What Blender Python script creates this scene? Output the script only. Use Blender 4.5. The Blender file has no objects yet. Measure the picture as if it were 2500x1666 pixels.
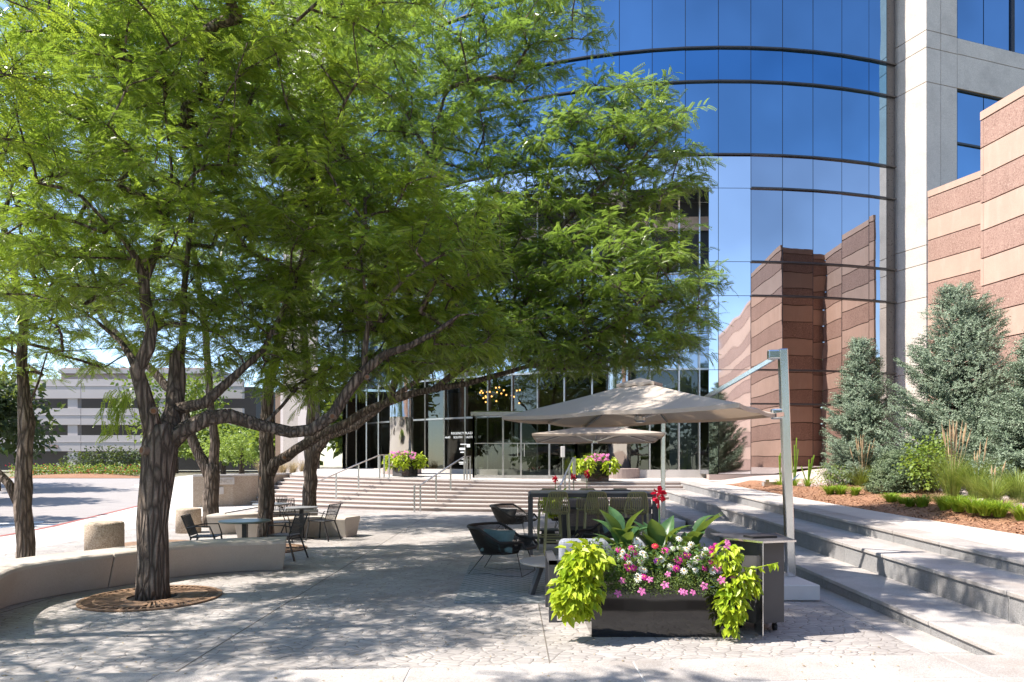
import bpy, bmesh, math, random
import numpy as np
from mathutils import Vector, Matrix
R = math.radians
S = bpy.context.scene
COL = S.collection
rnd = random.Random(7)
nr = np.random.default_rng(11)
EYE, F, HX, HY = 1.6, 1667.0, 1250.0, 1130.0        # eye height, focal length and horizon in photo pixels

# ---------------------------------------------------------------- camera, world, sun, exposure
cam = bpy.data.cameras.new('camera'); co = bpy.data.objects.new('camera', cam); COL.objects.link(co)
co.location = (0, 0, EYE); co.rotation_euler = (R(90), 0, 0)
cam.sensor_width = 36; cam.lens = 24.0; cam.shift_y = (HY - 833) / 2500.0
cam.clip_start = .05; cam.clip_end = 3000
S.camera = co
SUN_EL = R(52); SX, SY = -.979, -.205               # sun stands to the left, a little behind the photographer
w = bpy.data.worlds.new('World'); S.world = w; w.use_nodes = True
nt = w.node_tree; nt.nodes.clear()
sky = nt.nodes.new('ShaderNodeTexSky'); sky.sky_type = 'NISHITA'; sky.sun_disc = False
sky.sun_elevation = SUN_EL; sky.sun_rotation = math.atan2(SX, SY); sky.altitude = 1600
sky.air_density = 1.0; sky.dust_density = 1.2; sky.ozone_density = 1.5
bg = nt.nodes.new('ShaderNodeBackground'); bg.inputs[1].default_value = .15
wo = nt.nodes.new('ShaderNodeOutputWorld')
nt.links.new(sky.outputs[0], bg.inputs[0]); nt.links.new(bg.outputs[0], wo.inputs[0])
sl = bpy.data.lights.new('sun', 'SUN'); sl.energy = 4.6; sl.angle = R(.5); sl.color = (1, .93, .84)
so = bpy.data.objects.new('sun', sl); COL.objects.link(so)
sd = Vector((SX * math.cos(SUN_EL), SY * math.cos(SUN_EL), math.sin(SUN_EL)))
so.rotation_euler = (-sd).to_track_quat('-Z', 'Y').to_euler(); so.location = (-20, 10, 30)
S.view_settings.view_transform = 'Standard'; S.view_settings.look = 'None'
S.view_settings.exposure = 1.25; S.view_settings.gamma = 1
cy = S.cycles; cy.use_denoising = True; cy.caustics_reflective = False; cy.caustics_refractive = False
cy.sample_clamp_indirect = 6; cy.max_bounces = 8; cy.transparent_max_bounces = 12

# ---------------------------------------------------------------- geometry helpers
def at(px, py, z=0.0):                               # ground point of a photo pixel at height z
    Y = (EYE - z) * F / (py - HY); return Vector(((px - HX) / F * Y, Y, z))
def aty(px, py, Y):                                  # point of a photo pixel at distance Y
    return Vector(((px - HX) / F * Y, Y, EYE - (py - HY) * Y / F))
def atf(px, py, fn, z=.8):
    for i in range(30):
        p = at(px, py, z); z = .5 * z + .5 * fn(p.x, p.y)
    return at(px, py, z)

class MB:
    def __init__(s): s.v = []; s.f = []; s.mi = []; s.m = 0
    def add(s, vs, fs):
        o = len(s.v); s.v += [tuple(v) for v in vs]
        for f in fs: s.f.append(tuple(i + o for i in f)); s.mi.append(s.m)
        return s
    def box(s, c, d, rz=0, rx=0, ry=0):
        x, y, z = d[0] / 2, d[1] / 2, d[2] / 2
        M = Matrix.Translation(c) @ Matrix.Rotation(rz, 4, 'Z') @ Matrix.Rotation(ry, 4, 'Y') @ Matrix.Rotation(rx, 4, 'X')
        vs = [M @ Vector((a, b, e)) for a in (-x, x) for b in (-y, y) for e in (-z, z)]
        return s.add(vs, [(0, 1, 3, 2), (4, 6, 7, 5), (0, 4, 5, 1), (2, 3, 7, 6), (0, 2, 6, 4), (1, 5, 7, 3)])
    def rbox(s, c, d, r=.02, rz=0, n=3):              # box with rounded edges
        bm = bmesh.new(); bmesh.ops.create_cube(bm, size=1)
        for v in bm.verts: v.co = Vector((v.co.x * d[0], v.co.y * d[1], v.co.z * d[2]))
        bmesh.ops.bevel(bm, geom=list(bm.edges), offset=r, segments=n, profile=.5, affect='EDGES')
        M = Matrix.Translation(c) @ Matrix.Rotation(rz, 4, 'Z')
        bm.verts.ensure_lookup_table(); bm.verts.index_update()
        s.add([M @ v.co for v in bm.verts], [[v.index for v in f.verts] for f in bm.faces]); bm.free(); return s
    def prism(s, poly, z0, z1):                       # poly counter-clockwise; z0, z1 numbers or functions of x, y
        n = len(poly); g = lambda z, p: z(p[0], p[1]) if callable(z) else z
        vs = [(p[0], p[1], g(z0, p)) for p in poly] + [(p[0], p[1], g(z1, p)) for p in poly]
        return s.add(vs, [tuple(range(n - 1, -1, -1)), tuple(range(n, 2 * n))] + [(i, (i + 1) % n, n + (i + 1) % n, n + i) for i in range(n)])
    def bar(s, a, b, w, h=None):                      # rectangular bar from a to b
        a, b = Vector(a), Vector(b); h = h or w; d = (b - a).normalized()
        u = Vector((0, 0, 1)) if abs(d.z) < .95 else Vector((0, 1, 0))
        sd_ = d.cross(u).normalized() * (w / 2); up = sd_.cross(d).normalized() * (h / 2)
        vs = [p + x * sd_ + y * up for p in (a, b) for x, y in ((-1, -1), (1, -1), (1, 1), (-1, 1))]
        return s.add(vs, [(3, 2, 1, 0), (4, 5, 6, 7), (0, 1, 5, 4), (1, 2, 6, 5), (2, 3, 7, 6), (3, 0, 4, 7)])
    def tube(s, pts, r, n=8, cap=True, wob=0, rg=None):
        pts = [Vector(p) for p in pts]; k = len(pts)
        rs = list(r) if hasattr(r, '__len__') else [r] * k
        prev = None; vs = []
        for i, p in enumerate(pts):
            d = (pts[min(i + 1, k - 1)] - pts[max(i - 1, 0)])
            d = d.normalized() if d.length > 1e-9 else Vector((0, 0, 1))
            if prev is None: prev = Vector((1, 0, 0)) if abs(d.x) < .9 else Vector((0, 1, 0))
            a = (prev - d * prev.dot(d)).normalized(); b = d.cross(a); prev = a
            for j in range(n):
                t = 2 * math.pi * j / n
                q = rs[i] * (1 + (wob * (rg or rnd).uniform(-1, 1) if wob else 0))
                vs.append(p + a * math.cos(t) * q + b * math.sin(t) * q)
        fs = [(i * n + j, i * n + (j + 1) % n, (i + 1) * n + (j + 1) % n, (i + 1) * n + j) for i in range(k - 1) for j in range(n)]
        if cap: fs += [tuple(range(n - 1, -1, -1)), tuple((k - 1) * n + j for j in range(n))]
        return s.add(vs, fs)
    def lathe(s, c, prof, n=24):                      # prof: list of (radius, z)
        vs = [(c[0] + r * math.cos(2 * math.pi * j / n), c[1] + r * math.sin(2 * math.pi * j / n), c[2] + z) for r, z in prof for j in range(n)]
        k = len(prof)
        fs = [(i * n + j, i * n + (j + 1) % n, (i + 1) * n + (j + 1) % n, (i + 1) * n + j) for i in range(k - 1) for j in range(n)]
        return s.add(vs, fs + [tuple(range(n - 1, -1, -1)), tuple((k - 1) * n + j for j in range(n))])
    def grid(s, P, nu, nv):                           # P(i, j) -> point
        vs = [P(i, j) for j in range(nv + 1) for i in range(nu + 1)]
        return s.add(vs, [(j * (nu + 1) + i, j * (nu + 1) + i + 1, (j + 1) * (nu + 1) + i + 1, (j + 1) * (nu + 1) + i) for j in range(nv) for i in range(nu)])
    def build(s, name, mats, parent=None, smooth=False, world=True, bevel=0):
        me = bpy.data.meshes.new(name)
        if parent is not None and world:
            Mi = (Matrix.Translation(parent.location) @ parent.rotation_euler.to_matrix().to_4x4()).inverted()
            pp = parent.parent
            while pp is not None:
                Mi = Mi @ (Matrix.Translation(pp.location) @ pp.rotation_euler.to_matrix().to_4x4()).inverted(); pp = pp.parent
            s.v = [tuple(Mi @ Vector(v)) for v in s.v]
        me.from_pydata(s.v, [], s.f); me.update()
        for m in (mats if isinstance(mats, (list, tuple)) else [mats]): me.materials.append(m)
        if any(s.mi): me.polygons.foreach_set('material_index', s.mi)
        if smooth: me.polygons.foreach_set('use_smooth', [True] * len(s.f))
        o = bpy.data.objects.new(name, me); COL.objects.link(o)
        if parent is not None: o.parent = parent
        if bevel:
            b = o.modifiers.new('bevel', 'BEVEL'); b.width = bevel; b.segments = 2; b.limit_method = 'ANGLE'; b.angle_limit = R(40)
        return o

def npmesh(name, V, Fc, mat, parent=None, off=None, smooth=False):  # fast mesh from numpy arrays; V (n,3), Fc (m,k)
    if off is not None: V = V - np.array(off, dtype=V.dtype)
    k = Fc.shape[1]; me = bpy.data.meshes.new(name)
    me.vertices.add(len(V)); me.vertices.foreach_set('co', V.astype(np.float32).ravel())
    me.loops.add(Fc.size); me.loops.foreach_set('vertex_index', Fc.astype(np.int32).ravel())
    me.polygons.add(len(Fc)); me.polygons.foreach_set('loop_start', np.arange(0, Fc.size, k, dtype=np.int32))
    if smooth: me.polygons.foreach_set('use_smooth', np.ones(len(Fc), dtype=bool))
    me.update(calc_edges=True); me.materials.append(mat)
    o = bpy.data.objects.new(name, me); COL.objects.link(o)
    if parent is not None: o.parent = parent
    return o

def tag(o, label, cat=None, group=None):
    o['label'] = label
    if cat: o['category'] = cat
    if group: o['group'] = group
    return o
def thing(name, label, cat, loc=(0, 0, 0), rz=0, group=None):
    o = bpy.data.objects.new(name, None); COL.objects.link(o); o.location = loc; o.rotation_euler = (0, 0, rz)
    o.empty_display_size = .2
    return tag(o, label, cat, group)
def struct(o, kind='structure'): o['kind'] = kind; return o
def kids(o): return [c for c in bpy.data.objects if c.parent == o]
def dup(o, loc, rz, label, sc=None):
    def cp(a, par):
        c = a.copy(); COL.objects.link(c)
        if par is not None: c.parent = par
        for ch in kids(a): cp(ch, c)
        return c
    c = cp(o, None); c.location = loc; c.rotation_euler = (0, 0, rz); c['label'] = label
    if sc: c.scale = sc
    return c

# ---------------------------------------------------------------- materials
def newmat(name):
    m = bpy.data.materials.new(name); m.use_nodes = True; t = m.node_tree
    return m, t, t.nodes['Principled BSDF']
def N(t, kind, **kw):
    n = t.nodes.new('ShaderNode' + kind)
    for k, v in kw.items():
        if k in n.inputs: n.inputs[k].default_value = v
        else: setattr(n, k, v)
    return n
def coords(t, scale=(1, 1, 1), rot=(0, 0, 0)):       # world position (Geometry node) scaled
    g = N(t, 'NewGeometry'); mp = N(t, 'Mapping'); mp.inputs['Scale'].default_value = scale; mp.inputs['Rotation'].default_value = rot
    t.links.new(g.outputs['Position'], mp.inputs['Vector']); return mp.outputs[0]
def ramp(t, fac, stops):
    r = N(t, 'ValToRGB'); e = r.color_ramp.elements
    while len(e) < len(stops): e.new(.5)
    for i, (p, c) in enumerate(stops):
        e[i].position = p; e[i].color = tuple(c) + (1,) if len(c) == 3 else c
    t.links.new(fac, r.inputs[0]); return r.outputs[0]
def noise(t, vec, scale, detail=4, rough=.6):
    n = N(t, 'TexNoise'); n.inputs['Scale'].default_value = scale; n.inputs['Detail'].default_value = detail; n.inputs['Roughness'].default_value = rough
    t.links.new(vec, n.inputs['Vector']); return n.outputs[0]
def mixc(t, a, b, fac, mode='MIX'):
    m = N(t, 'Mix'); m.data_type = 'RGBA'; m.blend_type = mode
    for k, x in ((6, a), (7, b)):
        if isinstance(x, tuple): m.inputs[k].default_value = tuple(x) + (1,)
        else: t.links.new(x, m.inputs[k])
    if isinstance(fac, (int, float)): m.inputs[0].default_value = fac
    else: t.links.new(fac, m.inputs[0])
    return m.outputs[2]
def bump(t, p, h, strength=.3, dist=.01, prev=None):
    b = N(t, 'Bump'); b.inputs['Strength'].default_value = strength; b.inputs['Distance'].default_value = dist
    t.links.new(h, b.inputs['Height'])
    if prev is not None: t.links.new(prev, b.inputs['Normal'])
    t.links.new(b.outputs[0], p.inputs['Normal']); return b.outputs[0]
def plain(name, c, rough=.5, metal=0, var=.12, scale=6, bmp=0, bscale=60, spec=.5, dirt=None):
    m, t, p = newmat(name); v = coords(t)
    c2 = tuple(min(1, x * (1 + var)) for x in c); c1 = tuple(x * (1 - var) for x in c)
    col = ramp(t, noise(t, v, scale), [(.3, c1), (.7, c2)])
    if dirt: col = mixc(t, col, dirt[0], ramp(t, noise(t, v, dirt[2], 6), [(dirt[1], (0, 0, 0)), (dirt[1] + .2, (1, 1, 1))]))
    t.links.new(col, p.inputs['Base Color'])
    t.links.new(ramp(t, noise(t, v, scale * 2), [(.3, (rough * .85,) * 3), (.7, (min(1, rough * 1.15),) * 3)]), p.inputs['Roughness'])
    p.inputs['Metallic'].default_value = metal; p.inputs['Specular IOR Level'].default_value = spec
    if bmp: bump(t, p, noise(t, v, bscale, 5), bmp, .01)
    return m
def speckle(name, c, c_dark, c_light, fine=160, rough=.75, stain=None, mott=.2, vstain=False):
    m, t, p = newmat(name); v = coords(t)
    base = ramp(t, noise(t, v, 1.3, 5), [(.3, tuple(x * (1 - mott) for x in c)), (.7, tuple(x * (1 + mott) for x in c))])
    n1 = noise(t, v, fine, 2, .9)
    col = mixc(t, base, c_dark, ramp(t, n1, [(.36, (1, 1, 1)), (.46, (0, 0, 0))]))
    col = mixc(t, col, c_light, ramp(t, n1, [(.56, (0, 0, 0)), (.66, (1, 1, 1))]))
    if stain:
        v2 = coords(t, (3, 3, .5)) if vstain else v
        col = mixc(t, col, stain, ramp(t, noise(t, v2, 1.1, 6, .7), [(.5, (0, 0, 0)), (.72, (.6, .6, .6))]))
    t.links.new(col, p.inputs['Base Color']); p.inputs['Roughness'].default_value = rough
    bump(t, p, n1, .25, .004)
    return m
def leafmat(name, ca, cb, trans=.45, rough=.38, scale=1.2, tcol=None, spec=.5):
    m, t, p = newmat(name); v = coords(t)
    f = N(t, 'Math'); f.operation = 'ADD'
    g = N(t, 'TexWhiteNoise'); g.noise_dimensions = '3D'
    sn = N(t, 'VectorMath'); sn.operation = 'SNAP'; t.links.new(v, sn.inputs[0]); sn.inputs[1].default_value = (.06, .06, .06)
    t.links.new(sn.outputs[0], g.inputs['Vector'])
    mu = N(t, 'Math'); mu.operation = 'MULTIPLY_ADD'; t.links.new(g.outputs['Value'], mu.inputs[0]); mu.inputs[1].default_value = .35; mu.inputs[2].default_value = -.17
    t.links.new(noise(t, v, scale, 3), f.inputs[0]); t.links.new(mu.outputs[0], f.inputs[1])
    col = ramp(t, f.outputs[0], [(.3, ca), (.7, cb)])
    t.links.new(col, p.inputs['Base Color']); p.inputs['Roughness'].default_value = rough; p.inputs['Specular IOR Level'].default_value = spec
    tr = N(t, 'BsdfTranslucent'); tc = mixc(t, col, tcol or (.5, .62, .06), .5); t.links.new(tc, tr.inputs['Color'])
    mx = N(t, 'MixShader'); mx.inputs[0].default_value = trans
    t.links.new(p.outputs[0], mx.inputs[1]); t.links.new(tr.outputs[0], mx.inputs[2])
    t.links.new(mx.outputs[0], t.nodes['Material Output'].inputs[0])
    return m
def mirror(name, col, rough=.02, wavy=.0, wscale=.6, tintvar=.1):
    m, t, p = newmat(name); v = coords(t)
    c1 = tuple(x * (1 - tintvar) for x in col); c2 = tuple(min(1, x * (1 + tintvar)) for x in col)
    t.links.new(ramp(t, noise(t, v, .25, 2), [(.35, c1), (.65, c2)]), p.inputs['Base Color'])
    p.inputs['Metallic'].default_value = 1; p.inputs['Roughness'].default_value = rough
    if wavy: bump(t, p, noise(t, coords(t, (1, 1, .6)), wscale, 2, .4), wavy, .1)
    return m

M = {}
def mk_stamped():
    m, t, p = newmat('stamped_concrete')
    v = coords(t)
    wv = N(t, 'TexNoise'); wv.inputs['Scale'].default_value = 1.1; wv.inputs['Detail'].default_value = 2; t.links.new(v, wv.inputs['Vector'])
    ad = N(t, 'MixRGB'); ad.blend_type = 'LINEAR_LIGHT'; ad.inputs[0].default_value = .22
    t.links.new(v, ad.inputs[1]); t.links.new(wv.outputs['Color'], ad.inputs[2])
    mp = N(t, 'Mapping'); mp.inputs['Scale'].default_value = (8.0, 14.5, 1); mp.inputs['Rotation'].default_value = (0, 0, R(18)); t.links.new(ad.outputs[0], mp.inputs[0])
    vo = N(t, 'TexVoronoi'); vo.voronoi_dimensions = '2D'; vo.feature = 'DISTANCE_TO_EDGE'; vo.inputs['Scale'].default_value = 1; vo.inputs['Randomness'].default_value = .72; t.links.new(mp.outputs[0], vo.inputs['Vector'])
    vc = N(t, 'TexVoronoi'); vc.voronoi_dimensions = '2D'; vc.inputs['Scale'].default_value = 1; vc.inputs['Randomness'].default_value = .72; t.links.new(mp.outputs[0], vc.inputs['Vector'])
    brk = ramp(t, noise(t, v, 5, 3), [(.38, (.12, .12, .12)), (.54, (1, 1, 1))])
    line = ramp(t, vo.outputs[0], [(.0, (1, 1, 1)), (.018, (1, 1, 1)), (.05, (0, 0, 0))])
    soft = ramp(t, vo.outputs[0], [(.0, (0, 0, 0)), (.16, (1, 1, 1))])
    base = ramp(t, noise(t, v, .9, 8, .7), [(.34, (.31, .285, .27)), (.55, (.46, .43, .41)), (.75, (.52, .495, .475))])
    sep = N(t, 'SeparateColor'); t.links.new(vc.outputs['Color'], sep.inputs[0])
    base = mixc(t, base, ramp(t, sep.outputs[0], [(0, (.82, .81, .81)), (1, (1.0, .99, .98))]), 1, 'MULTIPLY')
    gr = noise(t, v, 60, 4, .8)
    base = mixc(t, base, ramp(t, gr, [(.3, (.82, .82, .82)), (.7, (1, 1, 1))]), 1, 'MULTIPLY')
    mk = N(t, 'Math'); mk.operation = 'MULTIPLY'; t.links.new(line, mk.inputs[0]); t.links.new(brk, mk.inputs[1])
    col = mixc(t, base, (.14, .12, .105), mk.outputs[0])
    t.links.new(col, p.inputs['Base Color']); p.inputs['Roughness'].default_value = .72
    b1 = bump(t, p, soft, .5, .012); bump(t, p, gr, .3, .006, b1)
    return m
def mk_bark(name, c1, c2, sc=1.0):
    m, t, p = newmat(name)
    v = coords(t, (21 * sc, 21 * sc, 3.4 * sc))
    wv = N(t, 'TexNoise'); wv.inputs['Scale'].default_value = .35; wv.inputs['Detail'].default_value = 4; t.links.new(v, wv.inputs['Vector'])
    ad = N(t, 'MixRGB'); ad.blend_type = 'LINEAR_LIGHT'; ad.inputs[0].default_value = 1.2; t.links.new(v, ad.inputs[1]); t.links.new(wv.outputs['Color'], ad.inputs[2])
    vo = N(t, 'TexVoronoi'); vo.feature = 'DISTANCE_TO_EDGE'; vo.inputs['Scale'].default_value = .8; t.links.new(ad.outputs[0], vo.inputs['Vector'])
    ridge = ramp(t, vo.outputs[0], [(0, (0, 0, 0)), (.32, (1, 1, 1))])
    n = noise(t, coords(t), 40, 5, .8); n2 = noise(t, coords(t), 2.2, 4)
    col = mixc(t, ramp(t, n2, [(.3, c1), (.7, c2)]), ramp(t, n, [(.25, (.6, .6, .6)), (.75, (1.15, 1.12, 1.08))]), 1, 'MULTIPLY')
    col = mixc(t, tuple(x * .28 for x in c1), col, ridge)
    t.links.new(col, p.inputs['Base Color']); p.inputs['Roughness'].default_value = .9; p.inputs['Specular IOR Level'].default_value = .2
    b1 = bump(t, p, ridge, 1.0, .03); bump(t, p, n, .5, .01, b1)
    return m
def mk_lobby_glass():
    m, t, p = newmat('lobby_glass')
    g = N(t, 'BsdfGlossy'); g.inputs['Roughness'].default_value = .015; g.inputs['Color'].default_value = (.7, .74, .72, 1)
    tr = N(t, 'BsdfTransparent'); tr.inputs['Color'].default_value = (.36, .39, .37, 1)
    lw = N(t, 'LayerWeight'); lw.inputs['Blend'].default_value = .35
    f = ramp(t, lw.outputs['Facing'], [(0, (.10,) * 3), (.5, (.14,) * 3), (1, (.34,) * 3)])
    b = N(t, 'Bump'); b.inputs['Strength'].default_value = .1; b.inputs['Distance'].default_value = .1; t.links.new(noise(t, coords(t, (1, 1, .5)), .8, 2), b.inputs['Height']); t.links.new(b.outputs[0], g.inputs['Normal'])
    mx = N(t, 'MixShader'); t.links.new(f, mx.inputs[0]); t.links.new(tr.outputs[0], mx.inputs[1]); t.links.new(g.outputs[0], mx.inputs[2])
    t.links.new(mx.outputs[0], t.nodes['Material Output'].inputs[0]); return m
def emis(name, c, s):
    m, t, p = newmat(name); p.inputs['Base Color'].default_value = c + (1,); p.inputs['Emission Color'].default_value = c + (1,); p.inputs['Emission Strength'].default_value = s
    return m
M['stamped'] = mk_stamped()
M['bark'] = mk_bark('furrowed_bark', (.25, .195, .16), (.38, .31, .26))
M['bark_far'] = mk_bark('far_bark', (.13, .10, .08), (.22, .17, .14), .8)
M['lobby'] = mk_lobby_glass()
M['concrete'] = speckle('pale_concrete', (.52, .49, .46), (.40, .37, .34), (.62, .6, .57), 120, .8, (.42, .38, .34), .08)
M['walk'] = speckle('walk_concrete', (.50, .45, .41), (.40, .36, .33), (.6, .56, .52), 140, .8, (.42, .37, .32), .07)
M['landing'] = speckle('landing_stone', (.50, .46, .43), (.43, .39, .36), (.58, .55, .52), 120, .75, (.5, .44, .4), .06)
M['riser'] = speckle('riser_stone', (.36, .28, .25), (.26, .2, .18), (.46, .38, .34), 120, .8, None, .1)
M['granite'] = speckle('shaded_granite', (.24, .235, .235), (.10, .10, .105), (.40, .39, .385), 110, .7, (.17, .155, .15), .12, True)  # same stone as the treads, darkened to put in the risers' shade
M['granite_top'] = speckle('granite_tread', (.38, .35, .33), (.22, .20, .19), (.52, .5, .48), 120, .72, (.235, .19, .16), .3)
M['mortar'] = plain('mortar', (.55, .54, .52), .9)
M['asphalt'] = speckle('asphalt', (.30, .275, .265), (.2, .185, .18), (.38, .36, .35), 90, .9, (.24, .22, .21), .08)
M['dirt'] = plain('dry_ground', (.2, .18, .12), .95, 0, .3, .3)
M['paint'] = plain('road_paint', (.7, .68, .66), .8)
M['redpaint'] = plain('red_kerb_paint', (.28, .08, .065), .8)
M['bench'] = speckle('cast_concrete', (.44, .39, .34), (.37, .32, .27), (.52, .47, .42), 130, .85, (.36, .30, .25), .07)
M['aggregate'] = speckle('exposed_aggregate', (.42, .33, .25), (.2, .15, .12), (.6, .53, .45), 48, .9, (.4, .3, .22), .1)
M['brick_r'] = speckle('rough_brown_band', (.30, .185, .145), (.19, .11, .085), (.43, .3, .24), 26, .95, (.37, .24, .19), .08, True)
M['brick_s'] = speckle('smooth_pink_band', (.43, .285, .22), (.37, .245, .185), (.48, .33, .26), 90, .9, (.49, .35, .28), .08, True)
M['groove'] = plain('dark_groove', (.07, .045, .035), .95)
M['stone'] = speckle('grey_precast', (.50, .445, .395), (.36, .32, .28), (.62, .57, .52), 42, .9, (.34, .3, .27), .06)
M['blue_glass'] = mirror('blue_mirror_glass', (.16, .29, .44), .015, .12, .9)
M['blue_glass2'] = mirror('blue_spandrel_glass', (.095, .235, .42), .02, .08, .9)
M['neutral_glass'] = mirror('neutral_mirror_glass', (.52, .51, .52), .012, .13, .6)
M['mid_glass'] = mirror('mid_mirror_glass', (.37, .41, .47), .012, .12, .7)
M['silver_glass'] = mirror('silver_mirror_panel', (.66, .69, .74), .03, .2, .5)
M['silver'] = mirror('silver_panel', (.74, .76, .79), .12, .0)
M['column'] = mirror('polished_column', (.45, .44, .41), .13, .3, 2.5)
M['alu'] = plain('brushed_aluminium', (.66, .67, .68), .2, 1, .02, .8)
M['steel'] = plain('stainless_rail', (.62, .6, .58), .32, 1, .06)
M['darkframe'] = plain('dark_mullion', (.035, .035, .038), .35, .3)
M['black'] = plain('black_metal', (.018, .018, .019), .42, .0, .1)
M['rope'] = plain('black_rope', (.022, .019, .017), .7, 0, .2, 40)
M['charcoal'] = plain('charcoal_metal', (.075, .075, .082), .5, .2, .06)
M['cart'] = plain('cart_panel', (.062, .060, .064), .55, .0, .08)
M['olive'] = plain('olive_stool', (.34, .32, .16), .5, 0, .08)
M['tabletop_g'] = plain('green_tabletop', (.16, .19, .15), .35, 0, .08)
M['tabletop'] = plain('grey_tabletop', (.2, .2, .2), .4, 0, .08)
M['white'] = plain('white_slab', (.62, .59, .57), .6, 0, .04)
M['cream'] = plain('pale_tabletop', (.38, .35, .32), .55, 0, .04)
M['scar'] = plain('pruning_scar', (.20, .09, .04), .85, 0, .4, 25)
M['scar_rim'] = plain('pale_callus', (.20, .145, .11), .85, 0, .2, 20)
M['rust'] = plain('rusty_iron', (.25, .155, .095), .75, .2, .45, 14, .3, 80)
M['mulch'] = speckle('bark_mulch', (.27, .135, .075), (.08, .035, .02), (.42, .25, .15), 34, .95, (.2, .1, .06), .15)
M['gravel'] = speckle('pink_gravel', (.46, .38, .35), (.25, .2, .19), (.6, .54, .5), 24, .9, None, .1)
M['soil'] = plain('dark_soil', (.02, .015, .012), .95)
M['garage'] = plain('garage_concrete', (.42, .385, .375), .85, 0, .05, .4)
M['garage_trim'] = plain('garage_trim', (.42, .30, .27), .85, 0, .05)
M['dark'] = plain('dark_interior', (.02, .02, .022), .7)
M['interior_floor'] = plain('lobby_floor', (.3, .25, .2), .25)
M['interior_wall'] = plain('lobby_wall', (.24, .17, .12), .6)
M['soffit'] = plain('pink_soffit', (.5, .36, .29), .8)
M['lettering'] = plain('white_lettering', (.75, .78, .78), .5)
M['bulb'] = emis('warm_bulb', (1, .45, .12), 3)
def weave(name, c1, c2, sc=260, rough=.85):
    m, t, p = newmat(name); v = coords(t)
    a = N(t, 'TexNoise'); a.inputs['Scale'].default_value = 1; t.links.new(coords(t, (sc, 12, 12)), a.inputs['Vector'])
    b = N(t, 'TexNoise'); b.inputs['Scale'].default_value = 1; t.links.new(coords(t, (12, 12, sc)), b.inputs['Vector'])
    ad = N(t, 'Math'); ad.operation = 'ADD'; t.links.new(a.outputs[0], ad.inputs[0]); t.links.new(b.outputs[0], ad.inputs[1])
    t.links.new(ramp(t, ad.outputs[0], [(.75, c1), (1.1, c2)]) if False else mixc(t, c1, c2, ramp(t, ad.outputs[0], [(.42 * 2, (0, 0, 0)), (.99, (1, 1, 1))])), p.inputs['Base Color'])
    p.inputs['Roughness'].default_value = rough; bump(t, p, ad.outputs[0], .3, .003); return m
M['cushion'] = weave('blue_grey_weave', (.12, .135, .165), (.25, .265, .30), 200)
M['taupe'] = weave('taupe_mesh', (.15, .125, .115), (.24, .2, .185), 200)
M['teal'] = weave('teal_fabric', (.07, .12, .125), (.11, .17, .17), 300)
M['dark_leather'] = plain('dark_pillow', (.03, .026, .024), .7)
def mk_canopy():
    m = plain('taupe_canvas', (.54, .465, .40), .85, 0, .06, 3); t = m.node_tree; p = t.nodes['Principled BSDF']
    tr = N(t, 'BsdfTranslucent'); tr.inputs['Color'].default_value = (.46, .33, .22, 1)
    mx = N(t, 'MixShader'); mx.inputs[0].default_value = .28
    t.links.new(p.outputs[0], mx.inputs[1]); t.links.new(tr.outputs[0], mx.inputs[2]); t.links.new(mx.outputs[0], t.nodes['Material Output'].inputs[0]); return m
M['canvas'] = mk_canopy()
def mk_rug():
    m, t, p = newmat('patterned_rug'); v = coords(t, (9, 9, 1))
    c = N(t, 'TexVoronoi'); c.voronoi_dimensions = '2D'; c.feature = 'DISTANCE_TO_EDGE'; c.inputs['Randomness'].default_value = 0; c.inputs['Scale'].default_value = 1
    mp = N(t, 'Mapping'); mp.inputs['Rotation'].default_value = (0, 0, R(45)); t.links.new(v, mp.inputs[0]); t.links.new(mp.outputs[0], c.inputs['Vector'])
    ln = ramp(t, c.outputs[0], [(.08, (0, 0, 0)), (.16, (1, 1, 1))]); nn = ramp(t, noise(t, coords(t), 5, 6, .8), [(.35, (0, 0, 0)), (.6, (1, 1, 1))])
    col = mixc(t, (.33, .34, .34), mixc(t, (.15, .18, .18), (.27, .28, .27), nn), ln)
    t.links.new(col, p.inputs['Base Color']); p.inputs['Roughness'].default_value = .95; bump(t, p, noise(t, coords(t), 200, 3), .5, .004); return m
M['rug'] = mk_rug()
def mk_gloss():
    m, t, p = newmat('glossy_black_planter')
    p.inputs['Base Color'].default_value = (.012, .0115, .013, 1); p.inputs['Roughness'].default_value = .07
    p.inputs['Specular IOR Level'].default_value = .75
    bump(t, p, noise(t, coords(t, (1, 1, 1.6)), 2.2, 1), .1, .03); return m
M['gloss'] = mk_gloss()
M['leaf'] = leafmat('locust_leaf', (.115, .195, .018), (.30, .37, .035), .47, .28, 1.2, (.42, .6, .07), .8)
M['leaf_y'] = leafmat('locust_leaf_yellow', (.14, .24, .018), (.30, .38, .03), .52, .34)
M['leaf_d'] = leafmat('locust_leaf_deep', (.10, .17, .03), (.24, .32, .055), .45, .25, 1.2, (.38, .58, .08), .8)
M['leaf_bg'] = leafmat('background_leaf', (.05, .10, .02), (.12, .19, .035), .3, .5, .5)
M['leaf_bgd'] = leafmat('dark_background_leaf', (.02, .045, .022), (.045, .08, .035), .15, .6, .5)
M['vine'] = leafmat('lime_vine', (.23, .36, .012), (.48, .56, .045), .35, .42, 5, (.7, .75, .05))
M['canna'] = leafmat('canna_leaf', (.03, .085, .03), (.065, .145, .05), .25, .35, 3)
M['herb'] = leafmat('herb_leaf', (.05, .11, .03), (.10, .19, .05), .3, .5, 9)
M['herb2'] = leafmat('petunia_leaf', (.08, .14, .035), (.15, .21, .07), .3, .6, 9)
M['spruce'] = leafmat('spruce_needle', (.06, .10, .05), (.28, .35, .24), .08, .55, 5, (.1, .2, .1))
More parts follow.
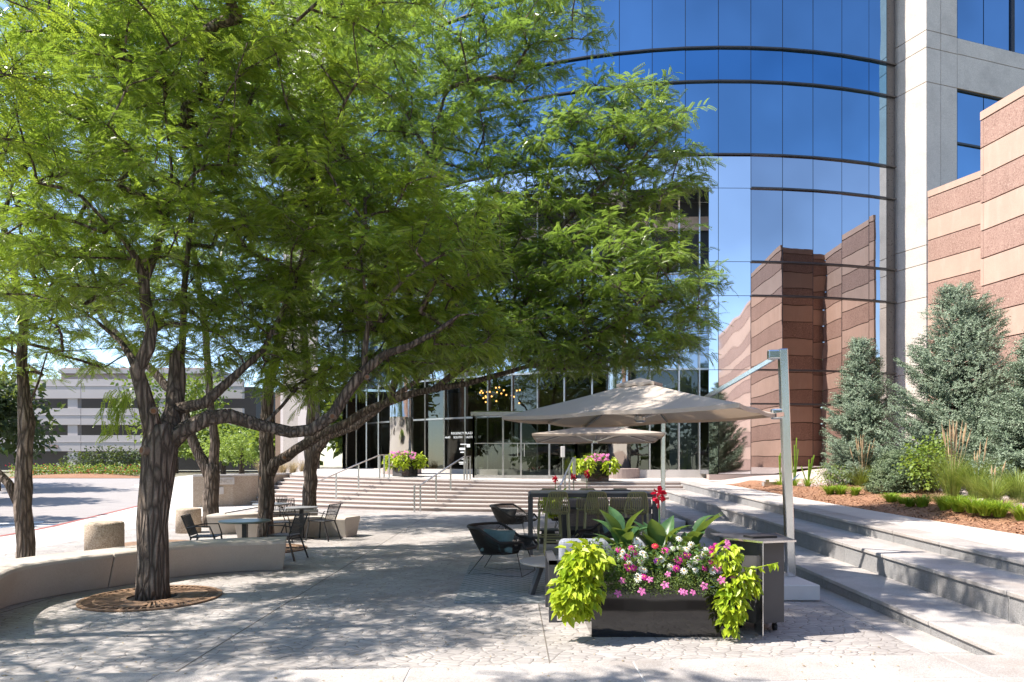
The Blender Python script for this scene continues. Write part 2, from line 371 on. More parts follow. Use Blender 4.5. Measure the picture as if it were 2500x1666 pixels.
M['spruce_g'] = leafmat('green_needle', (.07, .11, .05), (.16, .21, .10), .08, .55, 1.6, (.1, .2, .1))
M['grass'] = leafmat('grass_blade', (.16, .24, .045), (.32, .38, .10), .35, .5, 4)
M['lily'] = leafmat('lily_blade', (.17, .30, .02), (.30, .44, .05), .4, .45, 6)
M['tan'] = leafmat('tan_plume', (.46, .32, .18), (.62, .46, .29), .3, .8, 6, (.6, .45, .25))
M['straw'] = leafmat('dry_straw', (.32, .24, .13), (.5, .4, .25), .3, .8, 6, (.5, .4, .2))
M['shrub'] = leafmat('bright_shrub', (.13, .21, .03), (.26, .36, .08), .35, .45, 3)
def petal(name, c, c2=None): return leafmat(name, tuple(x * .85 for x in c), c, .25, .6, 20, c)
M['magenta'] = petal('magenta_petal', (.62, .02, .30)); M['pink'] = petal('pink_petal', (.72, .18, .45)); M['whitep'] = petal('white_petal', (.80, .79, .70))
M['red'] = petal('red_petal', (.62, .012, .05)); M['purple'] = petal('purple_petal', (.32, .04, .42)); M['orange'] = plain('flower_eye', (.55, .25, .03), .8)

# ================================================================ THE GROUND
def sm(t): t = max(0, min(1, t)); return t * t * (3 - 2 * t)
def gz(x, y): return .75 * sm((y - 34) / 36)
X1 = lambda y: 3.86 + .037 * (y - 6); Z1 = lambda y: .14 + .0128 * (y - 6.5)
X2 = lambda y: 4.6 + .042 * (y - 6.5); Z2 = lambda y: Z1(y) + .28
X3 = lambda y: 5.36 + .042 * (y - 7.7); Z3 = lambda y: .59 + .0196 * (y - 7.7)
XW = lambda y: 6.95 + .12 * math.sin(y * .35)
YB = lambda x: 22 + .03 * max(0, 1.5 - x) ** 2
ZL = lambda x: .91 + .021 * max(0, .7 - x)
TR = .364
def land(x, y): return ZL(x) + min(.24, .035 * max(0, y - YB(x) - 7 * TR))
def sheet(name, xs, ys, zf, mat, xf=None, label=None):
    b = MB(); nx, ny = len(xs) - 1, len(ys) - 1
    b.grid(lambda i, j: ((xf(xs[i], ys[j]) if xf else xs[i]), ys[j], zf((xf(xs[i], ys[j]) if xf else xs[i]), ys[j])), nx, ny)
    return struct(b.build(name, mat, smooth=True))
def lin(a, b, n): return [a + (b - a) * i / n for i in range(n + 1)]
sheet('ground', lin(-400, 400, 60), [-120, -30, 0] + lin(10, 130, 40) + [250, 600, 1200], lambda x, y: gz(x, y) - .32, M['dirt'])
kerb = [(-10.6, 6), (-10.8, 10), (-11.0, 14.8), (-11.4, 17), (-13.7, 25.2), (-18.2, 36.5), (-24.5, 44.5), (-27, 55)]
def kx(y):
    for (a, b), (c, d) in zip(kerb, kerb[1:]):
        if y <= d: return a + (c - a) * (y - b) / (d - b)
    return kerb[-1][0]
sheet('road', lin(0, 1, 14), [4] + lin(6, 55, 40), lambda x, y: gz(x, y) - .115, M['asphalt'], lambda u, y: kx(max(y, 6)) - .16 - u * 75)
b = MB()
for y0, y1 in zip(lin(6, 54, 40), lin(6, 54, 40)[1:]):
    b.prism([(kx(y0) - .16, y0), (kx(y0), y0), (kx(y1), y1), (kx(y1) - .16, y1)], lambda x, y: gz(x, y) - .25, lambda x, y: gz(x, y) + .002)
struct(b.build('kerb', M['concrete']))
b = MB()
for y0, y1 in zip(lin(9, 27, 20), lin(9, 27, 20)[1:]):
    b.prism([(kx(y0) - .166, y0), (kx(y0) - .02, y0), (kx(y1) - .02, y1), (kx(y1) - .166, y1)], lambda x, y: gz(x, y) - .2, lambda x, y: gz(x, y) + .006)
struct(b.build('red_kerb_paint', M['redpaint']))
b = MB()
for k in range(4):
    a = at(55 - k * 160, 1296 - k * 2, -.11); 
    b.prism([(a.x - .1, a.y), (a.x + 2.6, a.y + 1.9), (a.x + 2.35, a.y + 2.3), (a.x - .5, a.y + .35)], -.1145, -.111)
struct(b.build('crosswalk_paint', M['paint']))
sheet('sidewalk', lin(0, 1, 6), lin(4, 60, 60), lambda x, y: gz(x, y), M['concrete'], lambda u, y: kx(max(y, 6)) + u * (max(-9.2, kx(max(y, 6)) + 2.0) - kx(max(y, 6))) if y < 19 else kx(y) + u * (-9.0 - kx(y)))
sheet('plaza', lin(0, 1, 10), lin(3.2, 26.5, 40), lambda x, y: 0, M['stamped'], lambda u, y: max(-9.2, kx(max(y, 6)) + 2.0) + .002 + u * (3.5 + .037 * (y - 6) - max(-9.2, kx(max(y, 6)) + 2.0)))
b = MB()
for X in (-5.44, -2.57, .3):
    b.prism([(X - .005, 4.6), (X + .005, 4.6), (X + .005, 22.3), (X - .005, 22.3)], -.01, .003)
struct(b.build('plaza_joint', plain('joint_filler', (.16, .14, .12), .9)))
# granite strip between the stamped concrete and the seat steps
b = MB(); c = MB()
for k, y in enumerate(lin(4.6, 22.6, 16)):
    y1 = y + 18 / 16 - .012
    b.prism([(3.505 + .037 * (y - 6), y), (X1(y) + .05, y), (X1(y1) + .05, y1), (3.505 + .037 * (y1 - 6), y1)], -.1, .006)
c.prism([(3.50 + .037 * (4.4 - 6), 4.4), (X1(4.4), 4.4), (X1(22.6), 22.6), (3.50 + .037 * 16.6, 22.6)], -.1, .001)
struct(b.build('granite_border', M['granite_top'])); struct(c.build('border_mortar', M['mortar']))
# three long granite seat steps
b = MB(); cp = MB(); mo = MB()
for s_, (xa, za, xb, zb) in enumerate(((X1, lambda y: 0, X2, Z1), (X2, Z1, X3, Z2), (X3, Z2, None, Z3))):
    ys = lin(.6, 24.6, 21)
    for y, yy in zip(ys, ys[1:]):
        if s_ == 0 and y < 4.9: continue
        y1 = yy - .011
        b.prism([(xa(y), y), (xa(y) + .1, y), (xa(y1) + .1, y1), (xa(y1), y1)], lambda x, q: za(q) - .05, lambda x, q: zb(q) - .046)
        w_ = (lambda q: xb(q) + .06) if xb else (lambda q: xa(q) + .42)
        cp.prism([(xa(y) - .025, y), (w_(y), y), (w_(y1), y1), (xa(y1) - .025, y1)], lambda x, q: zb(q) - .045, lambda x, q: zb(q))
    y0, ye = (4.9, 24.55) if s_ == 0 else (.6, 24.55)
    w_ = (lambda q: xb(q) + .3) if xb else (lambda q: xa(q) + 1.0)
    mo.prism([(xa(y0) + .006, y0), (w_(y0), y0), (w_(ye), ye), (xa(ye) + .006, ye)], lambda x, q: za(q) - .1, lambda x, q: zb(q) - .006)
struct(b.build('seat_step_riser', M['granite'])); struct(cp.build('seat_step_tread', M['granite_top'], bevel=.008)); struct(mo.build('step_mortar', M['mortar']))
sheet('upper_walk', lin(0, 1, 4), lin(.6, 24.6, 24), lambda x, y: Z3(y) - .002, M['walk'], lambda u, y: X3(y) + .43 + u * (XW(y) - X3(y) - .43))
# near granite platform on which the photographer stands
edge = [(-9, 4.62), (-3.53, 4.70), (-2.45, 4.80), (-1.62, 4.85), (-.15, 4.93), (1.5, 5.17), (3.13, 5.23), (4.56, 5.24)]
def ey(x):
    for (a, q), (c_, d) in zip(edge, edge[1:]):
        if x <= c_: return q + (d - q) * (x - a) / (c_ - a)
    return edge[-1][1]
b = MB(); b.m = 0
cuts = [-9, -6.3, -4.4, -2.45, -.72, .9, 2.35, 3.28, 4.56]
for x0, x1 in zip(cuts, cuts[1:]):
    for d0, d1 in ((0, .55), (.56, 1.5), (1.51, 9)):
        g = .010; x0_, x1_ = x0 + (.35 if d0 > .1 and x0 > -8.5 and x0 < 3 else 0), x1 + (.35 if d0 > .1 and x1 < 3 else 0)
        b.prism([(x0_, ey(x0) - d1 + g), (x1_ - g, ey(x1) - d1 + g), (x1_ - g, ey(x1) - d0), (x0_, ey(x0) - d0)], -.05, .128 if x1 < 4 or d0 > 0 else .1275)
o = b.build('granite_platform', M['granite_top'], bevel=.006); struct(o)
b = MB(); b.prism([(x, ey(x) - .02) for x, _ in edge[::-1]] + [(-9, -4), (4.6, -4)], -.1, .122); struct(b.build('platform_mortar', M['mortar']))
# curved entrance stairs
b = MB(); rs = MB(); H8 = 8
for i in range(8):
    zt = ZL(5) * (i + 1) / 8
    xr = X1(23) + .05 if zt < .34 else (X2(23.5) + .05 if zt < .63 else X3(24.3) + .1)
    xl = -10.2 + .16 * i
    xs = lin(xl, xr, 40)
    last = i == 7
    fy = lambda x: YB(x) + i * TR
    for x0, x1_ in zip(xs, xs[1:]):
        zf = lambda x, y: ZL(x) * (i + 1) / 8
        d = TR + .04 if not last else .45
        b.prism([(x0, fy(x0) - .03), (x1_, fy(x1_) - .03), (x1_, fy(x1_) + d), (x0, fy(x0) + d)], lambda x, y: zf(x, y) - .035, zf)
        rs.prism([(x0, fy(x0)), (x1_, fy(x1_)), (x1_, fy(x1_) + .3), (x0, fy(x0) + .3)], lambda x, y: ZL(x) * i / 8 - .03, lambda x, y: zf(x, y) - .035)
struct(b.build('stair_tread', M['landing'])); struct(rs.build('stair_riser', M['riser']))
b = MB(); xs = lin(-9.4, 17.5, 44)
b.grid(lambda i, j: (xs[i], (YB(xs[i]) + 7 * TR + .4 if xs[i] < 6 else 24.55) + j * 1.3, land(xs[i], YB(xs[i]) + 7 * TR + .4 + j * 1.3) - .003), 44, 22)
struct(b.build('landing', M['landing'], smooth=True))
# planting bed on the right
def bedz(x, y):
    u = x - XW(y)
    return Z3(y) + min(.52, .10 * u) * sm(u / 1.2) + .02 * math.sin(x * 3.1 + y * 1.7) * sm(u) + .025 * math.sin(x * 1.3 - y * 2.3) * sm(u) - .01
def bed(name, u0, u1, ya, yb, mat, nx, ny, off=0):
    b = MB(); b.grid(lambda i, j: (lambda y: (lambda x: (x, y, bedz(x, y) + off))(XW(y) + u0(y) + (u1(y) - u0(y)) * i / nx))(ya + (yb - ya) * j / ny), nx, ny)
    return struct(b.build(name, mat, smooth=True))
bed('mulch', lambda y: 0, lambda y: 2.2 + .5 * math.sin(y * .9) - max(0, (y - 18)) * .35, 1, 23, M['mulch'], 14, 90)
bed('gravel', lambda y: -.02, lambda y: 9, 1, 25.2, M['gravel'], 40, 70, -.012)
# loose bark chips and pebbles
def chips(name, n, mat, u, yr, sz, flat):
    V = []; Fc = []
    for k in range(n):
        y = yr[0] + (yr[1] - yr[0]) * rnd.random() ** 1.3; x = XW(y) + u[0] + (u[1] - u[0]) * rnd.random(); z = bedz(x, y) + sz * .2
        a, t = rnd.random() * 6.28, rnd.uniform(-.5, .5); l, w_ = sz * rnd.uniform(.6, 1.6), sz * rnd.uniform(.25, .5) if flat else sz * rnd.uniform(.5, .9)
        dx, dy = Vector((math.cos(a), math.sin(a), t)) * l / 2, Vector((-math.sin(a), math.cos(a), rnd.uniform(-.4, .4))) * w_ / 2
        c = Vector((x, y, z)); o = len(V)
        V += [c - dx - dy, c + dx - dy, c + dx + dy, c - dx + dy]; Fc.append((o, o + 1, o + 2, o + 3))
    o = npmesh(name, np.array([tuple(v) for v in V]), np.array(Fc), mat); struct(o, 'stuff'); return o
tag(chips('bark_chips', 9000, plain('chip_brown', (.33, .175, .10), .9, 0, .4, 30), (0.02, 2.1), (7, 22), .045, True), 'loose brown bark chips scattered over the planting bed', 'bark chips')

# ================================================================ WALLS AND BUILDINGS
def banded(parent, pts, z0, top, thick=.5):
    """pts: plan polyline seen from its left side; alternating rough / smooth courses with dark grooves"""
    BH = .80; n = int(round((top - .27 - z0) / BH)); rough, smooth, back = MB(), MB(), MB()
    for (xa, ya), (xb, yb) in zip(pts, pts[1:]):
        a, c = Vector((xa, ya, 0)), Vector((xb, yb, 0)); d = (c - a).normalized(); nn = Vector((-d.y, d.x, 0))
        def slab(mb, zz0, zz1, out):
            q = [a + nn * out - d * 0, c + nn * out, c - nn * .1, a - nn * .1]
            mb.prism([(p.x, p.y) for p in q[::-1]], zz0, zz1)
        for k in range(n + 1):
            zz1 = top - .27 - k * BH; zz0 = zz1 - BH + .035
            slab(rough if k % 2 == 0 else smooth, zz0, zz1, .0)
        slab(smooth, top - .27 + .035, top, .015)
        q = [a - nn * .03 + d * .02, c - nn * .03 - d * .02, c - nn * .09 - d * .02, a - nn * .09 + d * .02]
        back.prism([(p.x, p.y) for p in q[::-1]], z0 - .6, top - .01)
    rough.build('rough_course', M['brick_r'], parent); smooth.build('smooth_course', M['brick_s'], parent); back.build('wall_core', M['groove'], parent)
wA = thing('banded_wall', 'tall pink and brown striped masonry wall stepping forward in sawtooth bays behind the spruces', 'wall', (12, 16, 0))
dA = Vector((.41, -1, 0)); KW = 1.335
A0 = Vector((15.53, 25.5, 0)); A1 = A0 + dA * 5.4
B0 = Vector((13.56, 19.76, 0)); B1 = B0 + Vector((.17, -1, 0)) * 24
Cc0 = Vector((13.0, 10.5, 0)); Cc1 = Vector((14.3, 3.4, 0)); D0 = Vector((12.2, 3.3, 0)); D1 = Vector((13.4, -7, 0))
A9 = Vector((16.2, 24.3, 0))
pts = [B1, B0, A1, A0]
banded(wA, [(p.x, p.y) for p in pts], .5, 11.74)

bld = thing('office_building', 'tall office building with a curved blue mirror glass drum and grey stone pier', 'building', (8, 30, 0))
CX, CY, RD = 8.0, 46.9, 21.4
def drum(t, z, r=RD): return (CX + r * math.sin(R(t)), CY - r * math.cos(R(t)), z)
ts = [2.49 + 3.27 * k for k in range(-17, 6)]; ts[-1] = 17.85; ts.append(18.95)
lev = [1.17, 3.80, 5.07, 7.84, 9.11, 11.86, 13.11, 15.84, 17.1, 19.86, 21.1, 23.86, 25.1, 27.86, 29.1, 31.8]
def pane(mb, t0, t1, z0, z1, r=RD, gap=.012):
    a, c = Vector(drum(t0, 0, r)), Vector(drum(t1, 0, r)); d = (c - a).normalized() * gap
    a += d; c -= d; n = Vector((d.y, -d.x, 0)).normalized(); j = lambda: n * rnd.uniform(-.004, .004); p4 = [a + j(), c + j()]; p4 += [p4[1] + j() * .6, p4[0] + (p4[1] + j() * 0 - p4[1])]
    o4 = p4[2] - p4[1]; mb.add([(p4[0].x, p4[0].y, z0 + gap), (p4[1].x, p4[1].y, z0 + gap), (p4[1].x + o4.x, p4[1].y + o4.y, z1 - gap), (p4[0].x + o4.x, p4[0].y + o4.y, z1 - gap)], [(0, 1, 2, 3)])
for k, (z0, z1) in enumerate(zip(lev, lev[1:])):
    g = MB(); spand = (z1 - z0) < 1.5; low = z1 < 13.2
    for t0, t1 in zip(ts, ts[1:]):
        if low and t1 < 2.6: continue
        pane(g, t0, t1, z0, z1)
    if len(g.f) > 1: g.v = g.v[:-4]; g.f = g.f[:-1]; g.mi = g.mi[:-1]
    g.build('glass_band', M['neutral_glass'] if z1 < 8 else M['mid_glass'] if z1 < 13.2 else (M['blue_glass2'] if spand else M['blue_glass']), bld)  # tint by height puts reflected tones into the glass: brick low, deep sky high
    f = MB()
    if z0 > 2:
        for t0, t1 in zip(ts, ts[1:]):
            if z0 < 13 and t1 < 2.6: continue
            a, c = Vector(drum(t0, z0, RD + .04)), Vector(drum(t1, z0, RD + .04)); f.bar(a, c, .10, .055)
        f.build('horizontal_fin', M['darkframe'], bld)
mu = MB()
for t in ts:
    z0 = 1.17 if t > 2.4 else 13.11
    mu.bar(drum(t, z0, RD - .02), drum(t, 31.8, RD - .02), .022)
mu.build('mullion', M['darkframe'], bld)
core = MB(); P = [drum(t, 0, RD - .12)[:2] for t in lin(2.49, 18.9, 12)] + [(16, 40), (9, 40)]
core.prism(P, .8, 13.0); P = [drum(t, 0, RD - .12)[:2] for t in lin(ts[0], 18.9, 40)] + [(20, 60), (-9, 60)]
core.prism(P, 12.9, 31.7); core.build('building_core', M['dark'], bld)
# silver portal: header over the recess and the jamb at its right side
tj0, tj1 = -1.75, 2.49
hd = MB(); tt = [t for t in ts if t < -1.7] + [tj0]
for t0, t1 in zip(tt, tt[1:]):
    a, c = Vector(drum(t0, 0)), Vector(drum(t1, 0)); hd.add([(a.x, a.y, 11.9), (c.x, c.y, 11.9), (c.x, c.y, 13.06), (a.x, a.y, 13.06)], [(0, 1, 2, 3)])
    a2, c2 = Vector(drum(t0, 0, RD - 1.6)), Vector(drum(t1, 0, RD - 1.6)); hd.add([(a.x, a.y, 11.9), (c.x, c.y, 11.9), (c2.x, c2.y, 11.9), (a2.x, a2.y, 11.9)], [(3, 2, 1, 0)])
hd.build('portal_header', M['silver'], bld)
jb = MB(); js = MB()
for z0, z1 in ((1.17, 5.07), (5.07, 7.84), (7.84, 9.11), (9.11, 11.86), (11.86, 13.06)):
    pane(jb, -.78, tj1, z0, z1, RD + .0, .01); pane(js, tj0, -.78, z0, z1, RD + .0, .01)
a, c = Vector(drum(tj0, 0)), Vector(drum(tj0, 0, RD - 1.6)); js.add([(a.x, a.y, 1.17), (a.x, a.y, 11.9), (c.x, c.y, 11.9), (c.x, c.y, 1.17)], [(0, 1, 2, 3)])
jb.build('jamb_panel', M['silver_glass'], bld); js.build('jamb_edge', M['silver_glass'], bld)
bs = MB(); tb = lin(tj0, 18.9, 14)
for t0, t1 in zip(tb, tb[1:]):
    a, c, d, e = drum(t0, 0, RD + .09), drum(t1, 0, RD + .09), drum(t1, 0, RD - .3), drum(t0, 0, RD - .3); bs.prism([a[:2], c[:2], d[:2], e[:2]], .7, 1.16)
bs.build('stone_base', M['riser'], bld)
# recessed lobby glazing
RL = RD - 1.5; tl = [2.49 + 3.27 * k for k in range(-17, 0)] + [tj0]; lz = [1.32, 3.55, 5.3, 7.84, 9.11, 11.9]
sf = MB()
for t0, t1 in zip(tl, tl[1:]):
    for z0, z1, m_ in ((11.3, 11.9, 0), (10.6, 11.3, 1)): pass
for k, (z0, z1) in enumerate(zip(lz, lz[1:])):
    g = MB()
    for t0, t1 in zip(tl, tl[1:]): pane(g, t0, t1, z0, z1, RL, .006)
    g.build('lobby_glass_band', M['lobby'] if k < 2 else M['mid_glass'] if k < 4 else M['dark'], bld)
g = MB()
for t in tl: g.bar(drum(t, 1.1, RL + .05), drum(t, 11.9, RL + .05), .055, .16)
g.build('lobby_mullion', M['steel'], bld)
for z in lz[1:5]:
    g = MB()
    for t0, t1 in zip(tl, tl[1:]): g.bar(drum(t0, z, RL + .04), drum(t1, z, RL + .04), .10, .075)
    g.build('lobby_transom', M['steel'], bld)
g = MB()
for t0, t1 in zip(tl, tl[1:]):
    a, c, d, e = drum(t0, 0, RL + .16), drum(t1, 0, RL + .16), drum(t1, 0, RL - .2), drum(t0, 0, RL - .2); g.prism([a[:2], c[:2], d[:2], e[:2]], .8, 1.32)
g.build('granite_sill', M['landing'], bld)
g = MB()   # pink soffit strips seen high in the recess
for t0, t1 in zip(tl[9:], tl[10:]):
    a, c = Vector(drum(t0, 0, RL + .1)), Vector(drum(t1, 0, RL + .1)); g.add([(a.x, a.y, 10.75), (c.x, c.y, 10.75), (c.x, c.y, 11.3), (a.x, a.y, 11.3)], [(0, 1, 2, 3)])
g.build('soffit_panel', M['soffit'], bld)
g = MB(); P = [drum(t, 0, RL - .05)[:2] for t in tl] + [drum(tj0, 0, 12)[:2], drum(tl[0], 0, 12)[:2]]
g.prism(P, 1.0, 1.17); g.build('lobby_floor', M['interior_floor'], bld)
g = MB()
for t0, t1 in zip(tl, tl[1:]):
    a, c = Vector(drum(t0, 0, 13)), Vector(drum(t1, 0, 13)); g.add([(a.x, a.y, 1.1), (c.x, c.y, 1.1), (c.x, c.y, 5.4), (a.x, a.y, 5.4)], [(0, 1, 2, 3)])
g.add([(-13, 37.5, .9), (7, 37.5, .9), (7, 37.5, 5.5), (-13, 37.5, 5.5)], [(0, 1, 2, 3)]); g.build('lobby_back_wall', M['interior_wall'], bld)
q = MB(); pane(q, ts[-2], ts[-1], 1.17, 31.8); q.build('dark_reflection_pane', plain('dark_reflection', (.05, .05, .055), .3, .0), bld)  # glass facet painted dark to stand in for its dark reflection
g = MB(); g.prism([drum(t, 0, RL - .05)[:2] for t in tl] + [drum(tj0, 0, 12)[:2], drum(tl[0], 0, 12)[:2]], 5.42, 5.5); g.build('lobby_ceiling', M['dark'], bld)
g = MB(); g.rbox((-.6, 33, 1.7), (3.2, .8, 1.1), .03, R(8)); g.build('reception_desk', M['interior_wall'], bld)
# polished round columns on granite drums
for (cx_, cy_), r_, top in (((-4.7, 29.0), .50, 11.9), ((4.25, 27.3), .50, 11.9)):
    q = MB(); q.lathe((cx_, cy_, 0), [(r_, 1.35), (r_, 3.5), (r_ + .004, 3.52), (r_, 3.54), (r_, 7.4), (r_ + .004, 7.42), (r_, 7.44), (r_, top)], 40); q.build('round_column', M['column'], bld, smooth=True)
    q = MB(); q.lathe((cx_, cy_, 0), [(.85, .9), (.85, 1.36), (.8, 1.38)], 32); q.build('column_base', M['riser'], bld)
# glazed vestibule with doors
VX0, VX1, VY = -1.5, 2.5, 26.6
fr = MB(); gl = MB(); zb = land(0, 26.6)
xs = [VX0, -.35, 0.35, 1.45, VX1]
for x in xs: fr.bar((x, VY, zb), (x, VY, 3.45), .07, .12)
for yy in (VY, 28.4):
    for x in (VX0, VX1): fr.bar((x, yy, zb), (x, yy, 3.45), .07, .12)
fr.bar((VX0 - .1, VY - .05, 3.5), (VX1 + .6, VY - .05, 3.5), .2, .14)
fr.bar((VX0, VY, 2.35), (VX1, VY, 2.35), .04, .04)
fr.bar((VX0, VY, zb + .06), (VX1, VY, zb + .06), .06, .12)
for x in (VX0, VX1): fr.bar((x, VY, 3.45), (x, 28.6, 3.45), .08, .1); fr.bar((x, VY, 2.35), (x, 28.6, 2.35), .04, .04)
fr.build('vestibule_frame', M['steel'], bld)
for x0, x1 in zip(xs, xs[1:]):
    g = MB(); g.add([(x0, VY, zb + .1), (x1, VY, zb + .1), (x1, VY, 3.4), (x0, VY, 3.4)], [(0, 1, 2, 3)])
    o = g.build('glass_door' if x0 in (-.35, 0.35) else 'vestibule_glass', M['lobby'], bld)
    if x0 in (-.35, .35):
        h = MB(); xh = .22 if x0 < 0 else .48; h.tube([(xh, VY - .1, zb + .85), (xh, VY - .1, zb + 1.35)], .018); h.bar((xh, VY - .1, zb + .88), (xh, VY, zb + .88), .02); h.bar((xh, VY - .1, zb + 1.32), (xh, VY, zb + 1.32), .02); h.build('handle', M['steel'], o)
for x in (VX0, VX1): g = MB(); g.add([(x, VY, zb + .1), (x, 28.6, zb + .1), (x, 28.6, 3.4), (x, VY, 3.4)], [(0, 1, 2, 3)]); g.build('vestibule_side_glass', M['lobby'], bld)
g = MB(); g.box(((VX0 + VX1) / 2, 27.6, 3.58), (VX1 - VX0, 2.0, .06)); g.build('vestibule_roof', M['silver'], bld)
def text(s_, name, loc, size, mat, parent, rz=0, ext=.01, align='CENTER'):
    cu = bpy.data.curves.new(name, 'FONT'); cu.body = s_; cu.size = size; cu.extrude = ext; cu.align_x = align
    o = bpy.data.objects.new(name, cu); COL.objects.link(o)
    dg = bpy.context.evaluated_depsgraph_get(); me = bpy.data.meshes.new_from_object(o.evaluated_get(dg)); bpy.data.objects.remove(o)
    Mx = Matrix.Translation(loc) @ Matrix.Rotation(rz, 4, 'Z') @ Matrix.Rotation(R(90), 4, 'X')
    if parent is not None: Mx = (Matrix.Translation(parent.location) @ parent.rotation_euler.to_matrix().to_4x4()).inverted() @ Mx
    me.transform(Mx); me.materials.clear(); me.materials.append(mat)
    o = bpy.data.objects.new(name, me); COL.objects.link(o)
    if parent is not None: o.parent = parent
    return o
# white lettering on the glass left of the doors
pl = aty(1129, 1061, 28.2); td = Vector((.93, -.37, 0)); rzt = math.atan2(-.42, 1)
text('REGENCY PLAZA', 'door_lettering', (pl.x, pl.y - .12, pl.z), .135, M['lettering'], bld, rzt, .003)
for wd_, dx_ in (('4643', -.68), ('SOUTH', -.2), ('ULSTER', .38), ('ST', .80)):
    text(wd_, 'address_lettering', (pl.x + dx_ * math.cos(rzt), pl.y - .12 + dx_ * math.sin(rzt), pl.z - .16), .125, M['lettering'], bld, rzt, .003)
for dx, dz, w_, h_ in ((.1, -.28 - .13, .28, .035), (0, -.60, .26, .09), (0, -.74, .18, .04), (0, -1.02, .18, .035), (0, -1.15, .32, .035), (0, -1.22, .25, .03)):
    g = MB(); g.box((pl.x + dx * .5, pl.y - .12 - dx * .2, pl.z + dz), (w_, .006, h_), rzt); g.build('door_notice', M['lettering'], bld)
g = MB(); g.box((pl.x + .26, pl.y - .23, pl.z - .47), (.15, .006, .13), rzt)
g.build('door_notice', M['lettering'], bld)
# grey stone pier and the flat wing at the right
P0 = Vector((15.6, 25.7, 0)); dl = Vector((-.44, 1, 0)).normalized(); dr = Vector((3.2, 1, 0)).normalized()
def blocks(mb, a, d, l, zs, w_=.4, gap=.02):
    nn = Vector((-d.y, d.x, 0))
    if nn.y < 0: nn = -nn
    e = a + d * l
    for z0, z1 in zip(zs, zs[1:]):
        q = [a + d * .0, e, e + nn * w_, a + nn * w_]
        q = [(p.x, p.y) for p in q]
        ar = sum(q[i][0] * q[(i + 1) % 4][1] - q[(i + 1) % 4][0] * q[i][1] for i in range(4))
        mb.prism(q if ar > 0 else q[::-1], z0 + gap / 2, z1 - gap / 2)
jz = [.5, 3.65, 5.0, 7.84, 9.11, 9.8, 15.95, 17.25, 17.9, 24, 25.3, 26, 32]
g = MB(); blocks(g, P0 + dl * 1.5, -dl, 1.5, jz, .5); 
g.build('stone_pier_side', M['stone'], bld, bevel=.01)
g = MB(); blocks(g, P0 + dr * .02, dr, .68, jz, .5); blocks(g, P0 + dr * .72, dr, .8, jz, .5); g.build('stone_pier_front', M['stone'], bld, bevel=.01)
g = MB(); q0 = P0 + dr * 1.54
for z0, z1 in ((.5, 11.2), (15.95, 17.88), (23.9, 25.9)):
    blocks(g, q0, dr, 14, [z0, (z0 + z1) / 2 + .35, z1], .5)
g.build('stone_spandrel', M['stone'], bld, bevel=.01)
g = MB(); nn = Vector((-dr.y, dr.x, 0)); g.prism([(p.x, p.y) for p in ((P0 + nn * .42 + dr * .1), (P0 + nn * .42 + dr * 16), (P0 + nn * 3 + dr * 16), (P0 + nn * 3 + dl * 1.4))], .5, 31.8); g.build('wing_core', M['groove'], bld)
for z0, z1 in ((11.2, 15.95), (17.88, 23.9), (25.9, 31)):
    for k in range(4):
        a = q0 + dr * (k * 3.0 + .03) + nn * .12; c = q0 + dr * (k * 3.0 + 2.94) + nn * .12
        wd = MB(); mid = (a + c) / 2
        for s0, s1 in ((a, mid), (mid, c)):
            for y0, y1 in ((z0, z0 + 2.7), (z0 + 2.7, z1)):
                d = (s1 - s0).normalized() * .02; wd.add([(s0.x + d.x, s0.y + d.y, y0 + .04), (s1.x - d.x, s1.y - d.y, y0 + .04), (s1.x - d.x, s1.y - d.y, y1 - .04), (s0.x + d.x, s0.y + d.y, y1 - .04)], [(0, 1, 2, 3)])
        o = wd.build('window', M['blue_glass'], bld)
        fm = MB(); up = Vector((0, 0, 1)); off = nn * -.03
        for p_, q_ in ((a + up * z0, c + up * z0), (a + up * z1, c + up * z1), (a + up * (z0 + 2.7), c + up * (z0 + 2.7)), (a + up * z0, a + up * z1), (c + up * z0, c + up * z1)): fm.bar(p_ + off, q_ + off, .07, .07)
        f_ = fm.build('frame', M['darkframe'], o, world=False); f_.data.transform(Matrix.Translation(-bld.location))
# left end pier of the drum and the low left wing
g = MB(); e0 = Vector(drum(ts[0], 0)); g.prism([(e0.x - 2.2, e0.y - .3), (e0.x, e0.y - .5), (e0.x + .3, e0.y + 6), (e0.x - 2.2, e0.y + 6)], .5, 31.8); g.build('left_stone_pier', M['stone'], bld)
g = MB(); g.prism([(-11.6, 34.2), (-9.6, 33.2), (-9.4, 39), (-12, 39)], .6, 5.4); g.build('left_wing_wall', M['garage'], bld)
g = MB(); g.prism([(-9.5, 33.4), (-8.2, 33.0), (-8.2, 38), (-9.5, 38)], .6, 11); g.build('left_wing_glass', M['neutral_glass'], bld)

